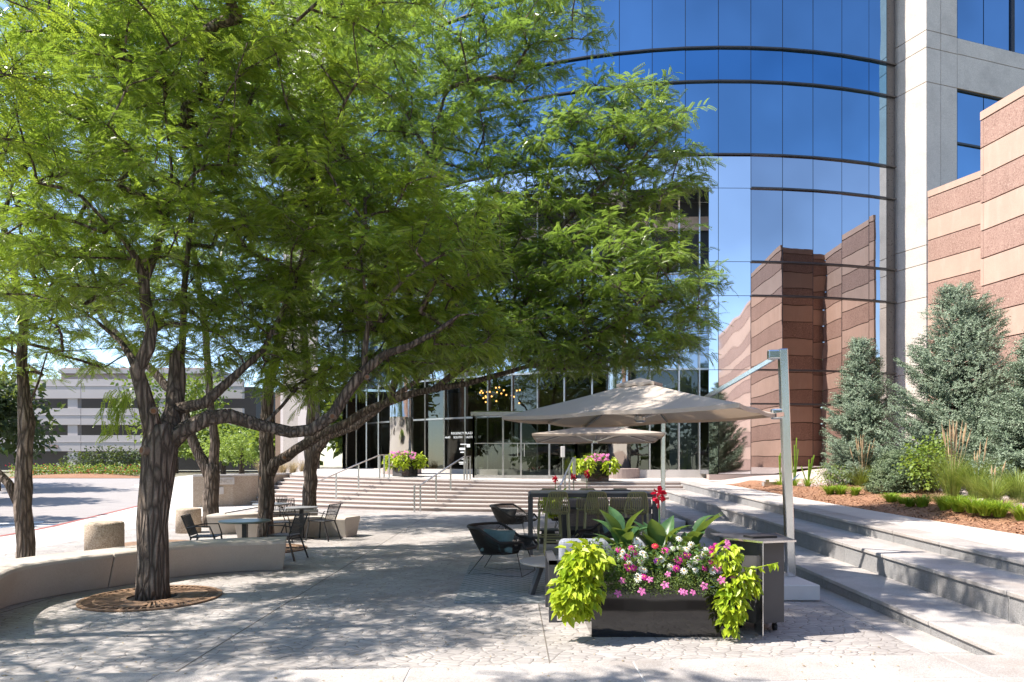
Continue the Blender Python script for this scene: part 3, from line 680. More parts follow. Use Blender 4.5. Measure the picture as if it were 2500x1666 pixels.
# parking garage far behind the road
gar = thing('parking_garage', 'long pale concrete parking garage with dark open decks behind the road', 'garage', (-48, 78, 0))
g = MB(); GY = 76.0; XG0, XG1 = -66, -30
zz = lambda py: EYE - (py - HY) * GY / F
bands = [(926, 973), (997, 1037.5), (1063, 1102)]
for a, c in bands: 
    for x0, x1 in zip(lin(XG0, XG1, 6), lin(XG0, XG1, 6)[1:]): g.box(((x0 + x1) / 2, GY + .3, (zz(a) + zz(c)) / 2), (x1 - x0 - .05, .6, zz(a) - zz(c))); g.box(((x0 + x1) / 2, GY + .33, (zz(a) + zz(c)) / 2), (.3, .5, zz(a) - zz(c) - .05)) 
    g.box(((XG0 + XG1) / 2, GY - .03, zz(a) - .75), (XG1 - XG0, .06, .06))
g.build('deck_parapet', M['garage'], gar)
for k in range(2):
    g = MB(); x = (175 - HX) / F * GY + k * 10.2; g.box((x, GY + .5, (zz(926) + .2) / 2 + .1), (1.1, .7, zz(926) - .5)); g.build('garage_pillar', M['garage'], gar)
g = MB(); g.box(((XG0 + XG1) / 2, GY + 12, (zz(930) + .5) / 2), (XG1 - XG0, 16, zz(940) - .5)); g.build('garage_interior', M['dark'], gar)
g = MB(); g.box((-44.5, GY + 9, zz(905)), (18, 8, 2.0)); g.build('roof_structure', M['garage_trim'], gar)
g = MB(); g.box((-44.5, GY + 8.8, zz(893)), (18.3, 8.2, .5)); g.build('roof_band', M['garage'], gar)
e = aty(124, 1095, GY - .1); text('ENTER', 'entry_lettering', (e.x, GY - .05, e.z), .55, M['garage_trim'], gar, 0, .03)

# ================================================================ VEGETATION
def frond_template(L=.2, K=9, ll=.034, lw=.013, droop=.3):
    V = []; 
    for i in range(K):
        s = (.12 + .88 * (i + .5) / K); x0 = s * L; z0 = -droop * L * s * s; q = (1 - .45 * abs(s - .45)) 
        for sd_ in (-1, 1):
            d = np.array([.45, sd_ * .9, -.25]); d /= np.linalg.norm(d); e = np.array([.9, -sd_ * .42, .05])
            b = np.array([x0, 0, z0]); m = b + d * ll * q * .5
            V += [b, m - e * lw * q, b + d * ll * q, m + e * lw * q]
    return np.array(V, dtype=np.float32)
def leaf_template(l=.07, w=.05, fold=.3, n=2):        # one folded leaf of two quads
    V = [(0, 0, 0), (l * .45, -w / 2, w * fold), (l, 0, -l * .12), (l * .45, w / 2, w * fold)]
    return np.array(V, dtype=np.float32)
def sprig_template(l=.13, n=9, nl=.03, w=.0055):
    V = []
    for i in range(n):
        s = i / (n - 1); a = i * 2.4; p = np.array([s * l, 0, 0]); d = np.array([.55, .8 * math.cos(a), .8 * math.sin(a)]); e = np.cross(d, [1, 0, 0]); e /= np.linalg.norm(e)
        V += [p - e * w, p + e * w, p + d * nl * (1 - .4 * s) + e * w * .4, p + d * nl * (1 - .4 * s) - e * w * .4]
    return np.array(V, dtype=np.float32)
def frames(f, tilt, g):                               # forward vectors (n,3) -> rotation matrices with random roll
    f = f / np.linalg.norm(f, axis=1, keepdims=True)
    up = np.array([0, 0, 1.0]) + g.normal(0, tilt, f.shape)
    s = np.cross(up, f); s /= np.linalg.norm(s, axis=1, keepdims=True) + 1e-9
    u = np.cross(f, s); return np.stack([f, s, u], axis=1)
def scatter(T, P, fwd, sc, tilt, g):
    Fm = frames(fwd, tilt, g)
    V = np.einsum('ki,nij->nkj', T, Fm) * sc[:, None, None] + P[:, None, :]
    V = V.reshape(-1, 3); return V.astype(np.float32), np.arange(len(V), dtype=np.int32).reshape(-1, 4)

def grow(parent, skeleton, lobes, seed, clump_r=.42, dmin=.45, twigs=7, per_twig=9, fr=None, mat='leaf', bark='bark', trunk_n=14, fs=1.0, keep=None, trunkname='trunk', minr=.007, sc2=None):
    """skeleton: list of polylines [(x,y,z,r), ...]; lobes: list of (cx,cy,cz,rx,ry,rz,n). World coordinates."""
    rg = random.Random(seed); g = np.random.default_rng(seed)
    tb = MB(); nodes = []                              # nodes: [pos, radius]
    for pl_ in skeleton:
        pts_ = []; 
        for (a, b) in zip(pl_, pl_[1:]):
            a_, b_ = Vector(a[:3]), Vector(b[:3]); n = max(1, int((b_ - a_).length / .22))
            for i in range(n):
                t = i / n; p = a_.lerp(b_, t); r = a[3] + (b[3] - a[3]) * t
                if 0 < i: p = p + Vector((rg.uniform(-1, 1), rg.uniform(-1, 1), rg.uniform(-.4, .4))) * r * .16
                pts_.append((p, r))
        pts_.append((Vector(pl_[-1][:3]), pl_[-1][3]))
        big = pl_[0][3] > .07
        tb.tube([p for p, r in pts_], [r for p, r in pts_], trunk_n if big else 8, wob=.09 if big else .05, rg=rg)
        nodes += [(p, r) for p, r in pts_[2:]]
    cs = []
    for (cx, cy_, cz, rx, ry, rz, n) in lobes:
        k = 0; tries = 0
        while k < n and tries < n * 40:
            tries += 1
            d = Vector((rg.gauss(0, 1), rg.gauss(0, 1), rg.gauss(0, 1))).normalized() * (rg.random() ** .42)
            p = Vector((cx + d.x * rx, cy_ + d.y * ry, cz + d.z * rz))
            if keep and not keep(p): continue
            if all((p - q).length > dmin for q in cs): cs.append(p); k += 1
    base = min(nodes, key=lambda q: q[0].z)[0]
    cs.sort(key=lambda p: min((p - q[0]).length for q in nodes))
    tip = []
    par = [-1] * len(nodes)
    NP = np.array([tuple(q[0]) for q in nodes])
    paths = []; cnt = {}
    pos = [q[0] for q in nodes]; rad = [q[1] for q in nodes]; parent_i = [-1] * len(nodes); load = [0] * len(nodes)
    for c in cs:
        A = np.array([tuple(p) for p in pos]); dd = np.linalg.norm(A - np.array(tuple(c)), axis=1)
        dd = dd + np.where(A[:, 2] > c.z + .15, .8, 0)   # prefer growing upward
        j = int(np.argmin(dd)); a = pos[j]; L = (c - a).length; n = max(2, int(L / .3))
        mid = (a + c) / 2 + Vector((rg.uniform(-1, 1), rg.uniform(-1, 1), rg.uniform(0, 1.2))) * L * .13
        prev = j; path = [j]
        for i in range(1, n + 1):
            t = i / n; p = a * (1 - t) ** 2 + mid * 2 * t * (1 - t) + c * t * t
            pos.append(p); rad.append(0); parent_i.append(prev); load.append(0); prev = len(pos) - 1; path.append(prev)
        k = prev
        while k != -1 and k is not None: load[k] += 1; k = parent_i[k]
        paths.append(path); tip.append((c, (c - a).normalized() if L > 0 else Vector((0, 0, 1))))
    for path in paths:
        rs_ = [minr * (max(1, load[k]) ** .52) if rad[k] == 0 else min(rad[k] * .7, minr * (max(1, load[k]) ** .52) * 1.1) for k in path]
        if rad[path[0]] == 0: rs_[0] = min(rs_[0], rs_[1] * 1.15)
        tb.tube([pos[k] for k in path], rs_, 6, cap=False)
    # leaf sprays
    P = []; Dv = []
    for c, d0 in tip:
        for k in range(twigs):
            a = rg.random() * 6.283; e = rg.uniform(-.45, .55)
            d = Vector((math.cos(a), math.sin(a), e)) + d0 * .6; d.normalize()
            L = clump_r * rg.uniform(.6, 1.25); st = c - d0 * .1
            end = st + d * L - Vector((0, 0, .12 * L)); mid = st + d * L * .5 + Vector((0, 0, .05))
            tb.tube([st, mid, end], [.0045, .003, .0015], 3, cap=False)
            for i in range(per_twig):
                t = (i + .6) / per_twig; p = st.lerp(mid, t * 2) if t < .5 else mid.lerp(end, t * 2 - 1)
                sd_ = 1 if i % 2 else -1; lat = Vector((-d.y, d.x, 0)) * sd_
                fd = d * .55 + lat * rg.uniform(.5, 1.1) + Vector((rg.gauss(0, .25), rg.gauss(0, .25), rg.uniform(-.7, .3)))
                P.append(tuple(p)); Dv.append(tuple(fd))
    P = np.array(P); Dv = np.array(Dv); sc = g.uniform(.7, 1.25, len(P)) * fs
    T = fr if fr is not None else FR
    V, Fc = scatter(T, P, Dv, sc, .5, g)
    o = tb.build(trunkname, M[bark], parent, smooth=True)
    npmesh('crown', V, Fc, M[mat], parent, off=tuple(parent.location))
    return o
FR = frond_template(); FR6 = frond_template(.24, 6, .055, .02)
def scars(trunk, items):
    for (p, d, r) in items:
        q = MB(); d = Vector(d).normalized(); p = Vector(p)
        q.tube([p - d * .05, p + d * .012, p + d * .02], [r * 1.25, r * 1.25, r * .95], 14)
        q.m = 1; q.tube([p + d * .015, p + d * .024], [r * .85, r * .75], 12); q.m = 0
        q.v = [tuple(Vector(v)) for v in q.v]
        o = q.build('pruning_scar', [M['scar_rim'], M['scar']], None, smooth=False)
        o.parent = trunk; o.data.transform(Matrix.Translation(-trunk.parent.location))
G_L = 'honey locust trees shading the plaza'
def A(px, py, Y, r): p = aty(px, py, Y); return (p.x, p.y, p.z, r)
# T1: big near locust in the grate
t1 = thing('honey_locust', 'big near locust with furrowed trunk rising from the rusty tree grate', 'tree', (-4.24, 8.06, 0), 0, G_L)
sk = [[(-4.24, 8.06, -.05, .195), A(375, 1420, 8.06, .175), A(374, 1330, 8.06, .168), A(378, 1230, 8.06, .168), A(385, 1150, 8.06, .18), A(390, 1085, 8.08, .20), A(396, 1040, 8.1, .17)],
      [A(385, 1100, 8.06, .17), A(368, 1030, 8.0, .12), A(350, 960, 7.95, .10), A(335, 905, 7.9, .095), A(362, 850, 7.9, .09), A(372, 800, 7.95, .075), A(355, 735, 7.9, .07), A(352, 690, 7.9, .065), A(338, 640, 7.9, .045), A(305, 590, 7.8, .035), A(270, 555, 7.7, .028), A(200, 480, 7.5, .015)],
      [A(352, 690, 7.9, .055), A(372, 640, 8.0, .05), A(392, 580, 8.1, .042), A(405, 545, 8.1, .036), A(420, 420, 8.2, .022), A(400, 250, 8.2, .012)],
      [A(335, 905, 7.9, .07), A(318, 870, 7.95, .05), A(295, 835, 8.1, .035), A(230, 780, 8.3, .02), A(120, 700, 8.3, .01)],
      [A(405, 1080, 8.1, .16), A(425, 1000, 8.3, .12), A(432, 930, 8.4, .115), A(432, 870, 8.4, .10), A(445, 840, 8.4, .05), A(450, 700, 8.5, .04), A(470, 500, 8.6, .03), A(480, 300, 8.7, .015)],
      [A(425, 1000, 8.3, .09), A(500, 985, 8.2, .08), A(560, 930, 8.4, .06), A(640, 860, 8.5, .04), A(720, 700, 8.6, .025), A(760, 520, 8.6, .012)],
      [A(400, 1090, 8.1, .15), A(450, 1050, 8.15, .115), A(510, 1020, 8.2, .11), A(560, 1015, 8.3, .105), A(640, 1040, 8.4, .085), A(710, 1056, 8.4, .082), A(760, 1050, 8.4, .085), A(812, 1015, 8.4, .085), A(850, 955, 8.4, .085), A(890, 905, 8.4, .08), A(940, 865, 8.4, .062), A(1000, 845, 8.4, .05), A(1062, 812, 8.4, .04), A(1120, 770, 8.5, .02)],
      [A(890, 905, 8.4, .05), A(890, 860, 8.4, .045), A(900, 780, 8.4, .03), A(880, 620, 8.4, .015)]]
sk = [sk[0]] + [[(x, y, z, r * .84) for x, y, z, r in l] for l in sk[1:]]
SUNV = Vector((SX * math.cos(SUN_EL), SY * math.cos(SUN_EL), math.sin(SUN_EL)))
def near_ray(p, o, r):  # crown gaps shaped so sun reaches the planter, umbrella and platform
    v = p - Vector(o); return (v - SUNV * v.dot(SUNV)).length < r
def keep1(p):
    if near_ray(p, (1.3, 8.3, 2.6), .9) and rnd.random() < .6: return False
    if near_ray(p, (1.0, 6.3, .6), .75) or near_ray(p, (2.1, 6.3, .6), .6) or near_ray(p, (-.8, 6.6, 0), .5) or near_ray(p, (3.6, 5.6, 0), .9): return rnd.random() < .12
    px, py = HX + p.x / p.y * F, HY - (p.z - EYE) / p.y * F
    if py > 985: return False
    if px > 1130 and py > 860: return False
    if py > 985 - max(0, px - 700) * .22: return False
    if 470 > px > 90 and py > 880: return False
    return True
FR1 = frond_template(.17, 9, .027, .0095)
tk = grow(t1, sk, [(-4.0, 8.5, 5.6, 2.5, 1.9, 1.9, 175), (-1.9, 8.9, 4.4, 1.6, 1.4, 1.25, 100), (-3.3, 8.5, 7.1, 2.3, 1.7, 1.5, 75), (-5.2, 7.9, 3.9, .9, 1.0, .6, 22), (-3.6, 8.9, 3.5, 1.3, 1.0, .7, 44), (-2.4, 9.2, 3.0, 1.2, .9, .6, 75), (-1.3, 9.2, 3.3, 1.1, .9, .6, 55), (-1.3, 6.3, 7.4, 2.1, .9, .8, 46)], 3, dmin=.38, twigs=8, per_twig=12, keep=keep1, fr=FR1, trunk_n=20, mat='leaf')  # last lobe added above the view so its shadow dapples the steps
scars(tk, [(aty(349, 1100, 7.86), (-.5, -.9, .1), .042), (aty(375, 1003, 7.9), (.3, -1, -.2), .034), (aty(811, 1017, 8.33), (.25, -1, 0), .032), (aty(896, 921, 8.33), (.3, -1, .1), .026)])
# drooping yellow spray low on its left side
o = MB(); rg_ = random.Random(5); Pn = []; Dn = []
for k in range(7):
    a = aty(300 + rg_.uniform(-25, 25), 950 + rg_.uniform(-15, 15), 7.9); c = aty(250 + rg_.uniform(-20, 45), 1040 + rg_.uniform(-10, 20), 7.8)
    for i in range(12): 
        p = a.lerp(c, i / 11) + Vector((rg_.uniform(-.06, .06), rg_.uniform(-.1, .1), .06 * math.sin(i / 11 * 3))); Pn.append(tuple(p)); Dn.append((rg_.uniform(-.8, .6), rg_.uniform(-.8, .5), -.7))
V, Fc = scatter(FR1, np.array(Pn), np.array(Dn), nr.uniform(.8, 1.2, len(Pn)), .3, nr)
npmesh('low_spray', V, Fc, M['leaf_y'], t1, off=tuple(t1.location))

def simple_trunk(x, y, fork, r0, extra=()):
    return [[(x, y, -.05, r0 * 1.25), (x, y, .35, r0), (x + .02, y, fork * .6, r0 * .93), (x + .04, y, fork, r0 * .9)]] + list(extra)
# T4: locust whose long limb reaches right over the plaza; carries the right half of the canopy
t4 = thing('honey_locust', 'locust behind the near curved bench, its long low limb reaching right towards the glass doors', 'tree', (-4.55, 12.6, 0), 0, G_L)
Y4 = 12.6
sk = simple_trunk(-4.55, Y4, 2.5, .145, [
    [A(651, 1100, Y4, .13), A(650, 1040, Y4, .12), A(655, 950, Y4, .1), A(690, 800, Y4, .08), A(760, 600, Y4, .06), A(820, 400, Y4, .04), A(850, 200, Y4, .02)],
    [A(655, 1160, Y4, .12), A(672, 1130, Y4 - .1, .10), A(700, 1115, Y4 - .1, .095), A(745, 1085, Y4 - .2, .09), A(790, 1058, Y4 - .3, .085), A(845, 1035, Y4 - .3, .08), A(900, 1000, Y4 - .3, .075), A(960, 978, Y4 - .4, .07), A(1010, 960, Y4 - .5, .06), A(1060, 950, Y4 - .6, .055), A(1140, 938, Y4 - .7, .05), A(1200, 920, Y4 - .8, .045), A(1290, 895, Y4 - 1, .035), A(1400, 860, Y4 - 1, .02)],
    [A(1060, 950, 12.0, .05), A(1150, 880, 11.8, .06), A(1260, 780, 11.7, .055), A(1300, 700, 11.6, .05), A(1330, 600, 11.5, .045), A(1420, 500, 11.5, .035), A(1520, 400, 11.5, .02)],
    [A(950, 980, 12.2, .06), A(985, 860, 12.1, .07), A(1000, 700, 12, .065), A(1015, 560, 12, .06), A(1030, 500, 12, .055), A(1062, 400, 12, .045), A(1060, 330, 12, .035), A(1100, 180, 12, .02)],
    [A(1062, 400, 12, .035), A(1020, 330, 12, .03), A(980, 260, 12, .015)],
    [A(1260, 780, 11.7, .04), A(1400, 740, 11.5, .03), A(1560, 700, 11.3, .015)]])
def keep4(p):
    px, py = HX + p.x / p.y * F, HY - (p.z - EYE) / p.y * F
    if py > 905 - max(0, px - 1500) * .15: return False
    if py > 890 and 1300 > px > 900: return rnd.random() < .5
    if px > 1420 and py < 40: return False
    if 1300 < px and 175 > py > 110 and px < 1480: return False
    if px > 1700 - (400 - py) * .12 and py < 400: return False
    if px > 1720: return False
    return True
FR4 = frond_template(.18, 8, .031, .011)
tk4 = grow(t4, sk, [(1.7, 11.3, 4.3, 1.75, 1.5, 1.2, 115), (1.65, 11.5, 6.7, 1.5, 1.2, 1.25, 75), (.5, 11.8, 9.2, 1.1, 1.1, 1.1, 32), (-.4, 11.9, 5.2, 1.8, 1.6, 1.8, 100), (-1.3, 12, 8.2, 1.9, 1.5, 1.8, 60), (-3.8, 12.6, 6.5, 2.2, 1.8, 2.3, 52), (-2.6, 12.6, 9.2, 2.2, 1.6, 1.4, 24), (2.6, 11.2, 3.8, .8, 1.2, .7, 20), (1.3, 11.3, 3.6, 1.9, 1.3, .5, 60), (-.7, 11.6, 3.7, 1.7, 1.1, .5, 50)], 9, clump_r=.48, dmin=.42, twigs=8, per_twig=12, keep=keep4, fr=FR4, mat='leaf_d', fs=1.05)
scars(tk4, [(aty(695, 1118, 12.42), (.2, -1, .3), .04), (aty(638, 1168, 12.5), (-.4, -.9, 0), .035)])
# T5, T3, T2 and the trees beyond the frame edge
t5 = thing('honey_locust', 'locust rising behind the farther bench just left of the stair handrail', 'tree', (-5.2, 17.5, 0), 0, G_L)
sk = simple_trunk(-5.2, 17.5, 2.3, .18, [[A(755, 1150, 17.5, .16), A(770, 1100, 17.5, .15), A(800, 1065, 17.4, .12), A(870, 1040, 17.3, .09), A(960, 970, 17, .07), A(1060, 900, 17, .05), A(1160, 800, 17, .02)],
    [A(757, 1120, 17.5, .14), A(760, 1000, 17.5, .11), A(740, 800, 17.5, .09), A(760, 500, 17.5, .06), A(800, 200, 17.5, .03)]])
FR5 = frond_template(.27, 6, .06, .022)
keep5 = lambda p: (HY - (p.z - EYE) / p.y * F) < 935
grow(t5, sk, [(-3.2, 17, 7, 3.4, 2.6, 2.4, 105), (-4.0, 17, 11, 3.2, 2.2, 2.2, 66), (-1.2, 17, 4.9, 2.2, 2, 1.1, 44)], 15, clump_r=.62, dmin=.65, twigs=7, per_twig=7, keep=keep5, fr=FR5, mat='leaf')
t3 = thing('honey_locust', 'forked locust standing behind the squat round bollard and bench', 'tree', (-7.5, 17, 0), 0, G_L)
sk = simple_trunk(-7.5, 17, 1.55, .19, [[A(512, 1160, 17, .15), A(485, 1110, 17, .13), A(465, 1060, 17, .12), A(440, 980, 17, .1), A(330, 860, 17, .09), A(260, 790, 17, .07), A(200, 700, 17, .05), A(150, 560, 17, .02)],
    [A(518, 1160, 17, .13), A(525, 1080, 17, .11), A(515, 1000, 17, .09), A(500, 800, 17, .08), A(470, 600, 17, .06), A(520, 300, 17, .03)]])
keep3 = lambda p: (HY - (p.z - EYE) / p.y * F) < 880 and rnd.random() < .9
grow(t3, sk, [(-8.5, 17, 7.0, 3.3, 2.6, 2.1, 85), (-8.0, 17, 10.6, 3.2, 2.2, 2.2, 80)], 21, clump_r=.62, dmin=.7, twigs=7, per_twig=7, keep=keep3, fr=FR5, mat='leaf')
t2 = thing('honey_locust', 'slender forked locust at the left edge behind the near bench', 'tree', (-7.35, 10.3, 0), 0, G_L)
Y2 = 10.3
sk = [[(-7.35, Y2, -.05, .15), A(62, 1370, Y2, .125), A(60, 1290, Y2, .115), A(58, 1190, Y2, .115), A(62, 1080, Y2, .10), A(65, 1030, Y2, .11), A(58, 950, Y2, .075), A(52, 870, Y2, .07), A(58, 800, Y2, .06), A(40, 700, Y2, .055), A(25, 620, Y2, .05), A(5, 540, Y2, .04), A(30, 450, Y2, .02)],
      [A(45, 1225, Y2, .075), A(20, 1180, Y2, .06), A(-20, 1140, Y2, .05), A(-120, 1040, Y2, .03)],
      [A(58, 800, Y2, .04), A(95, 700, Y2, .035), A(60, 630, Y2, .03), A(40, 500, Y2, .015)],
      [A(55, 800, Y2, .03), A(130, 780, Y2, .022), A(220, 770, Y2, .012)], [A(62, 1010, Y2, .02), A(95, 930, Y2, .016), A(115, 860, Y2, .008)]]
def keep2(p):
    px, py = HX + p.x / p.y * F, HY - (p.z - EYE) / p.y * F
    if 830 > py > 620 and px > 60: return rnd.random() < .6
    return py < 930
grow(t2, sk, [(-7.6, 10.8, 3.7, 1.7, 1.5, .8, 34), (-7.3, 10.4, 4.1, 1.7, 1.6, 1.3, 56), (-7.4, 10.5, 6.6, 1.9, 1.8, 1.6, 90), (-6.4, 10.6, 8.3, 2.2, 2, 1.1, 80)], 27, clump_r=.45, dmin=.5, keep=keep2, fr=FR4, mat='leaf')
t0 = thing('honey_locust', 'locust standing just left of the view, its yellowing leaves hanging in from the edge', 'tree', (-8.6, 5.6, 0), 0, G_L)
sk = simple_trunk(-8.6, 5.6, 2.4, .17, [[(-8.56, 5.6, 2.3, .14), (-8.0, 5.6, 3.5, .1), (-6.8, 5.7, 4.8, .06), (-5.6, 5.8, 5.6, .03)], [(-8.56, 5.6, 2.3, .13), (-8.9, 5.2, 4.2, .09), (-8.8, 5, 6.5, .04)]])
def keep0(p):
    px, py = HX + p.x / p.y * F, HY - (p.z - EYE) / p.y * F
    return px < 60 or (px < 260 and 470 > py) 
grow(t0, sk, [(-8.0, 5.0, 5.4, 2.9, 2.6, 1.7, 95), (-5.4, 6.1, 5.4, 1.2, 1.2, 1.2, 30)], 33, clump_r=.5, dmin=.55, keep=keep0, fr=FR4, mat='leaf_y')
tN = thing('honey_locust', 'locust behind the photographer seen only in the glass and by its shade', 'tree', (-6.2, .6, 0), 0, G_L)
sk = simple_trunk(-6.2, .6, 2.4, .17, [[(-6.2, .6, 2.2, .14), (-5.4, .7, 4, .1), (-4.2, 1, 5.5, .05), (-2.6, 1.4, 6.3, .02)], [(-6.2, .6, 2.2, .13), (-6.6, 1, 4.8, .08), (-6.5, 1.2, 6.8, .03)]])
grow(tN, sk, [(-4.6, 1.3, 6.2, 3.2, 2.6, 1.5, 95)], 39, clump_r=.55, dmin=.65, per_twig=7, fr=FR5, mat='leaf', keep=lambda p: p.y < 3.2 or p.x / p.y < -.85)

def bush(name, label, cat, items, mat, T, seed, tilt=.6, group=None, n_per=90, fs=1.0, stems=True, down=-.1, trunk=None, loc=None):
    """round masses of leaves: items (x,y,z,rx,ry,rz,n)"""
    g = np.random.default_rng(seed); P = []; D = []
    l0 = loc or (items[0][0], items[0][1], items[0][2] - items[0][5])
    t = thing(name, label, cat, l0, 0, group)
    for (x, y, z, rx, ry, rz, n) in items:
        d = g.normal(size=(n, 3)); d /= np.linalg.norm(d, axis=1, keepdims=True)
        # lumpy radius so that the outline is uneven
        k = 1 + .22 * np.sin(d[:, 0] * 5 + seed) * np.sin(d[:, 2] * 6 + seed * 2) + .12 * np.sin(d[:, 1] * 11 + seed)
        rr = (g.random(n) ** .45) * k
        P.append(np.stack([x + d[:, 0] * rx * rr, y + d[:, 1] * ry * rr, z + d[:, 2] * rz * rr], 1)); D.append(d + g.normal(0, .6, (n, 3)) + np.array([0, 0, down]))
    P = np.concatenate(P); D = np.concatenate(D)
    V, Fc = scatter(T, P, D, g.uniform(.6, 1.3, len(P)) * fs, tilt, g)
    npmesh('foliage' if trunk is None else 'crown', V, Fc, M[mat], t, off=l0)
    if trunk: trunk.build('trunk', M['bark_far'], t, smooth=True)
    elif stems:
        q = MB(); rg = random.Random(seed)
        x, y, z, rx, ry, rz, n = items[0]
        for i in range(9):
            a = rg.random() * 6.28; q.tube([(x + .05 * math.cos(a), y + .05 * math.sin(a), z - rz), (x + rx * .5 * math.cos(a), y + ry * .5 * math.sin(a), z + rz * .4)], [.008, .004], 5)
        q.build('stem', M['bark_far'], t)
    return t
LF = leaf_template(.075, .05); LB = leaf_template(.42, .3); LM = leaf_template(.16, .11)
G_B = 'trees far behind the plaza'
def bgtree(px, Y, top, base_z, r, mat, seed, label, n=2600, T=LB):
    p = aty(px, HY, Y); h = EYE + (HY - top) / F * Y
    q = MB(); q.tube([(p.x, Y, base_z), (p.x, Y, base_z + (h - base_z) * .7)], [.25, .1], 8)
    rg = random.Random(seed); its = []
    for k in range(9):
        a = rg.random() * 6.28; d = rg.random() ** .5 * r * .6; its.append((p.x + d * math.cos(a), Y + d * math.sin(a), base_z + (h - base_z) * rg.uniform(.38, .82), r * .45, r * .45, (h - base_z) * .17, n // 9))
    return bush('broadleaf_tree', label, 'tree', its, mat, T, seed, trunk=q, group=G_B, loc=(p.x, Y, base_z))
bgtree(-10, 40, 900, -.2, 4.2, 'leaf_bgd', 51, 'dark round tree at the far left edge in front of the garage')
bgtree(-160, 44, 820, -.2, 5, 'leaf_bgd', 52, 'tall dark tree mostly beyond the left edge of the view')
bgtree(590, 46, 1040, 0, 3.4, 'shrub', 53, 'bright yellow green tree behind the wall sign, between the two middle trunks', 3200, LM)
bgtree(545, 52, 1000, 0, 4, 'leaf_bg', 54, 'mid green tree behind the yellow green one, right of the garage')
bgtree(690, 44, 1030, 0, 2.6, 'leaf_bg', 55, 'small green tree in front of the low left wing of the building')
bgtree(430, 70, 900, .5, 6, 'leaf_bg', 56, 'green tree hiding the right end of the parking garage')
# trees behind the photographer, seen in the mirror glass
for k, (x, y, h, r) in enumerate([(-14, -16, 9, 4.5), (-5, -20, 10, 5), (4, -17, 9, 4.5), (13, -21, 11, 5), (22, -15, 10, 5), (32, -24, 12, 6), (-25, -12, 10, 5), (42, -8, 12, 6), (50, 6, 12, 6), (-35, 16, 12, 6), (-32, 4, 11, 6), (-46, 30, 13, 7), (-21.5, 18, 8, 3.2), (-26, 29, 9, 3.6)]):
    q = MB(); q.tube([(x, y, -.3), (x, y, h * .7)], [.25, .1], 8); rg = random.Random(60 + k); its = []
    for j in range(8):
        a = rg.random() * 6.28; d = rg.random() ** .5 * r * .6; its.append((x + d * math.cos(a), y + d * math.sin(a), h * rg.uniform(.22, .85), r * .6, r * .6, h * .2, 420))
    bush('broadleaf_tree', ['tree directly left behind the viewer', 'tall tree left of centre behind the viewer', 'low tree right of centre behind the viewer', 'broad tree right behind the viewer', 'rounded tree farther right behind the viewer', 'tallest tree far right behind the viewer', 'tree farthest left behind the viewer', 'wide tree at the far right side, beyond the striped wall', 'last tree to the right, beyond the striped wall', 'tree beyond the left edge across the road', 'second tree beyond the left edge across the road', 'far tree left of the parking garage', 'small tree just beyond the left edge, shading the near road', 'small tree just beyond the left edge, shading the far road'][k] + ', reflected in the glass', 'tree', its, 'leaf_bg', LB, 60 + k, trunk=q, group='trees reflected in the glass', loc=(x, y, -.3), fs=1.4)

# blue spruces
SP = sprig_template(.17, 9, .042, .0095)
def spruce(x, y, z, h, r, seed, label, mat='spruce', nl=46):
    g = np.random.default_rng(seed); rg = random.Random(seed); t = thing('blue_spruce', label, 'spruce tree', (x, y, z - .1), 0, 'spruces along the striped wall')
    q = MB(); q.tube([(x, y, z - .1), (x, y, z + h * .5), (x, y, z + h * .99)], [h * .022, h * .013, .008], 10); P = []; D = []
    lv = 0; zz_ = .03
    while zz_ < .985:
        R0 = r * ((1 - zz_) ** .8) * (1.0 if zz_ > .08 else .8 + zz_ * 2) + .05
        nb = max(4, int(6 + R0 * 7))
        for k in range(nb):
            a = rg.random() * 6.283; Rr = R0 * rg.uniform(.6, 1.22) * (1 + .14 * math.sin(a * 3 + seed + zz_ * 9)); zb_ = z + h * (zz_ + rg.uniform(-.015, .015))
            lift = .35 + .75 * zz_; tipz = Rr * (lift - .35) 
            pts_ = [Vector((x, y, zb_))]
            for i in range(1, 6):
                u = i / 5; pts_.append(Vector((x + math.cos(a) * Rr * u, y + math.sin(a) * Rr * u, zb_ + tipz * u - Rr * .18 * math.sin(u * 3.1) + Rr * .12 * u * u)))
            q.tube(pts_, [.012, .01, .008, .006, .004, .003], 4, cap=False)
            ns = int(11 + Rr * 48)
            for i in range(ns):
                u = .25 + .75 * rg.random() ** .7; p = pts_[0].lerp(pts_[-1], u); p.z = zb_ + tipz * u - Rr * .18 * math.sin(u * 3.1) + Rr * .12 * u * u
                wd = (1 - u) * .42 * Rr + .05; s_ = rg.uniform(-1, 1); lat = Vector((-math.sin(a), math.cos(a), 0))
                p = p + lat * wd * s_ + Vector((0, 0, rg.uniform(-.05, .04)))
                P.append(tuple(p)); D.append(tuple(Vector((math.cos(a), math.sin(a), 0)) * .8 + lat * s_ * .9 + Vector((0, 0, rg.uniform(-.05, .55)))))
        zz_ += .026 * (1 if h > 3 else 1.25)
    V, Fc = scatter(SP, np.array(P), np.array(D), g.uniform(.75, 1.2, len(P)), .5, g)
    q.build('trunk', M['bark_far'], t, smooth=True); npmesh('crown', V, Fc, M[mat], t, off=tuple(t.location))
    return t
def spr_at(px, base, top, Y, wpx, seed, label, **k):
    p = aty(px, base, Y); z = bedz(p.x, Y); h = EYE + (HY - top) / F * Y - z; return spruce(p.x, Y, z, h, wpx / F * Y / 2, seed, label, **k)
spr_at(2104, 1150, 828, 18.3, 172, 71, 'smaller blue spruce nearest the mirror glass corner')
spr_at(2345, 1150, 697, 16.0, 365, 72, 'tallest blue spruce in the middle of the bed, against the striped wall')
spr_at(2550, 1150, 800, 13.2, 250, 73, 'blue spruce cut off by the right edge of the view')
